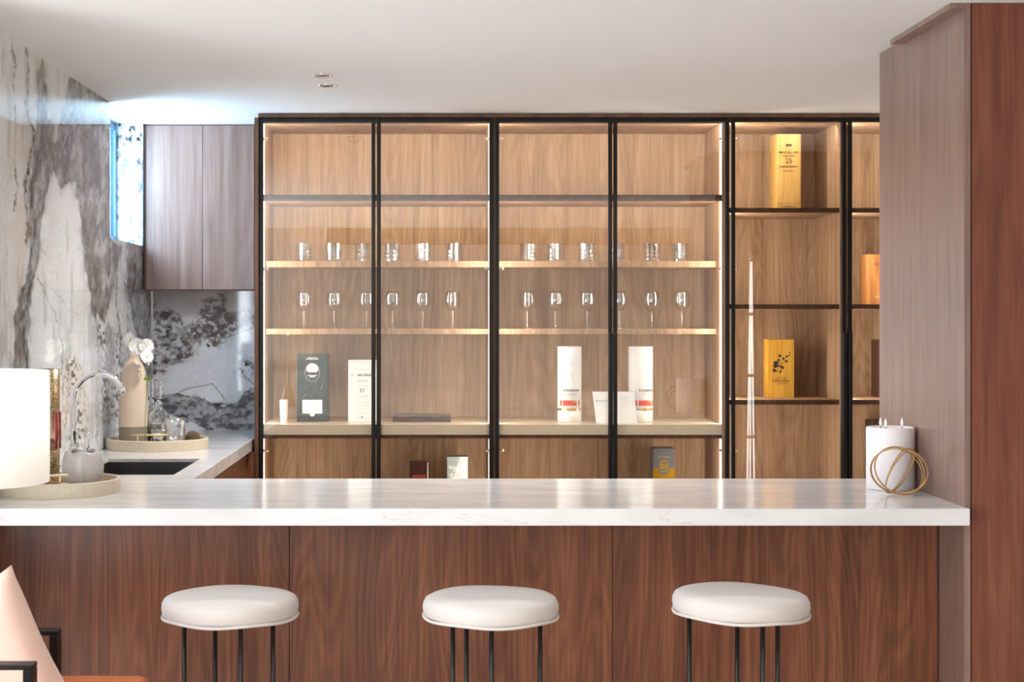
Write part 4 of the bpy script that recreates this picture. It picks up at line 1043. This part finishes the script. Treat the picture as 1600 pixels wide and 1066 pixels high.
lathe('table_top', [(0, .575), (.16, .575), (.165, .58), (.165, .595), (.16, .5995), (0, .5995)], walnut_edge, st, 40, world=False)
tube('pole', [(0, 0, .02), (0, 0, .575)], .018, black_paint, st, 16, world=False)
lathe('foot', [(0, 0.001), (.16, .001), (.16, .012), (.02, .02), (0, .02)], black_paint, st, 36, world=False)
ac = thing('armchair', (-1.05, 3.70, 0), 'tan leather armchair with black metal frame in the lower left corner', 'armchair')
bm = bmesh.new(); add_box(bm, -1.27, X(238, 3.9), 3.48, 3.90, .50, Z(1055, 3.88), .03, 4); finish('seat', bm, leather, ac, smooth=True)
bm = bmesh.new(); add_box(bm, -1.40, -1.28, 3.48, 3.90, .48, .82, .03, 4); finish('backrest', bm, leather, ac, smooth=True)
def bent(yc, xe, zt):
    bm = bmesh.new()
    add_box(bm, -1.39, xe, yc-.022, yc+.022, zt-.012, zt, .002, 1); add_box(bm, xe-.022, xe, yc-.022, yc+.022, .012, zt-.012, .002, 1)
    add_box(bm, -1.39, -1.368, yc-.022, yc+.022, .012, zt-.012, .002, 1); add_box(bm, -1.39, xe, yc-.022, yc+.022, .001, .012, .002, 1)
    return bm
finish('arm_frame', bent(3.93, X(90, 3.91), Z(986, 3.91)), black_metal, ac)
finish('arm_frame', bent(3.455, X(50, 3.43), Z(1040, 3.43)), black_metal, ac)
# cushion
bm = bmesh.new(); n = 28; g = []
Sx, Sz, T = .22, .22, .075
for side in (1, -1):
    rows = []
    for i in range(n+1):
        row = []
        for j in range(n+1):
            a, b = -1+2*i/n, -1+2*j/n
            e_ = (1-a**4)*(1-b**4); pin = 1-.08*(a*a*(1-b*b)+b*b*(1-a*a))
            th = T*max(0, e_)**.5*side
            row.append(bm.verts.new((a*Sx*(1-.07*(1-b*b)), th+.004*math.sin(5*a+3*b), b*Sz*(1-.07*(1-a*a)))))
        rows.append(row)
    for i in range(n):
        for j in range(n): bm.faces.new((rows[i][j], rows[i+1][j], rows[i+1][j+1], rows[i][j+1]))
bmesh.ops.remove_doubles(bm, verts=bm.verts[:], dist=.0006)
cu = finish('cushion', bm, cushion_mat, smooth=True)
cu.rotation_euler = (0, math.radians(-29), math.radians(-14)); cu.location = (-1.105, 3.70, .59)
tag(cu, 'rose beige cushion leaning in the tan leather armchair', 'cushion')

# added glowing rods, unseen behind the partition, put in for streaks in cabinet glass
fl = thing('added_streak_rods', (1.637, 5.35, 0), 'added segmented glowing rods, made up to mirror as pale streaks in the right-hand cabinet glass', 'lamp')
rodm = emis('streak_rod_glow', (1, .98, .95, 1), 3.2)
top_z = ZC+.30
for (dx, dy) in ((-.030, .0), (-.012, .02), (.024, -.01)):
    p0, p1 = Vector((dx, dy, .03)), Vector((dx*.08, dy*.08, top_z)); zc_ = [.03, .54, .86, 1.18, 1.50, top_z]
    P = [p0.lerp(p1, (z-.03)/(top_z-.03)) for z in zc_]
    for a, b in zip(P, P[1:]):
        e_ = (b-a).normalized()*.008; tube('rod', [a+e_, b-e_], .0044, rodm, fl, 8, world=False)
    for a in P[1:-1]: tube('collar', [a-Vector((0, 0, .0075)), a+Vector((0, 0, .0075))], .0055, copper, fl, 10, world=False)
lathe('finial', [(0, top_z-.012), (.011, top_z-.01), (.008, top_z+.012), (.003, top_z+.03), (0, top_z+.032)], chrome, fl, 16, world=False)
lathe('base', [(0, .001), (.12, .001), (.12, .018), (.03, .028), (0, .028)], black_paint, fl, 32, world=False)
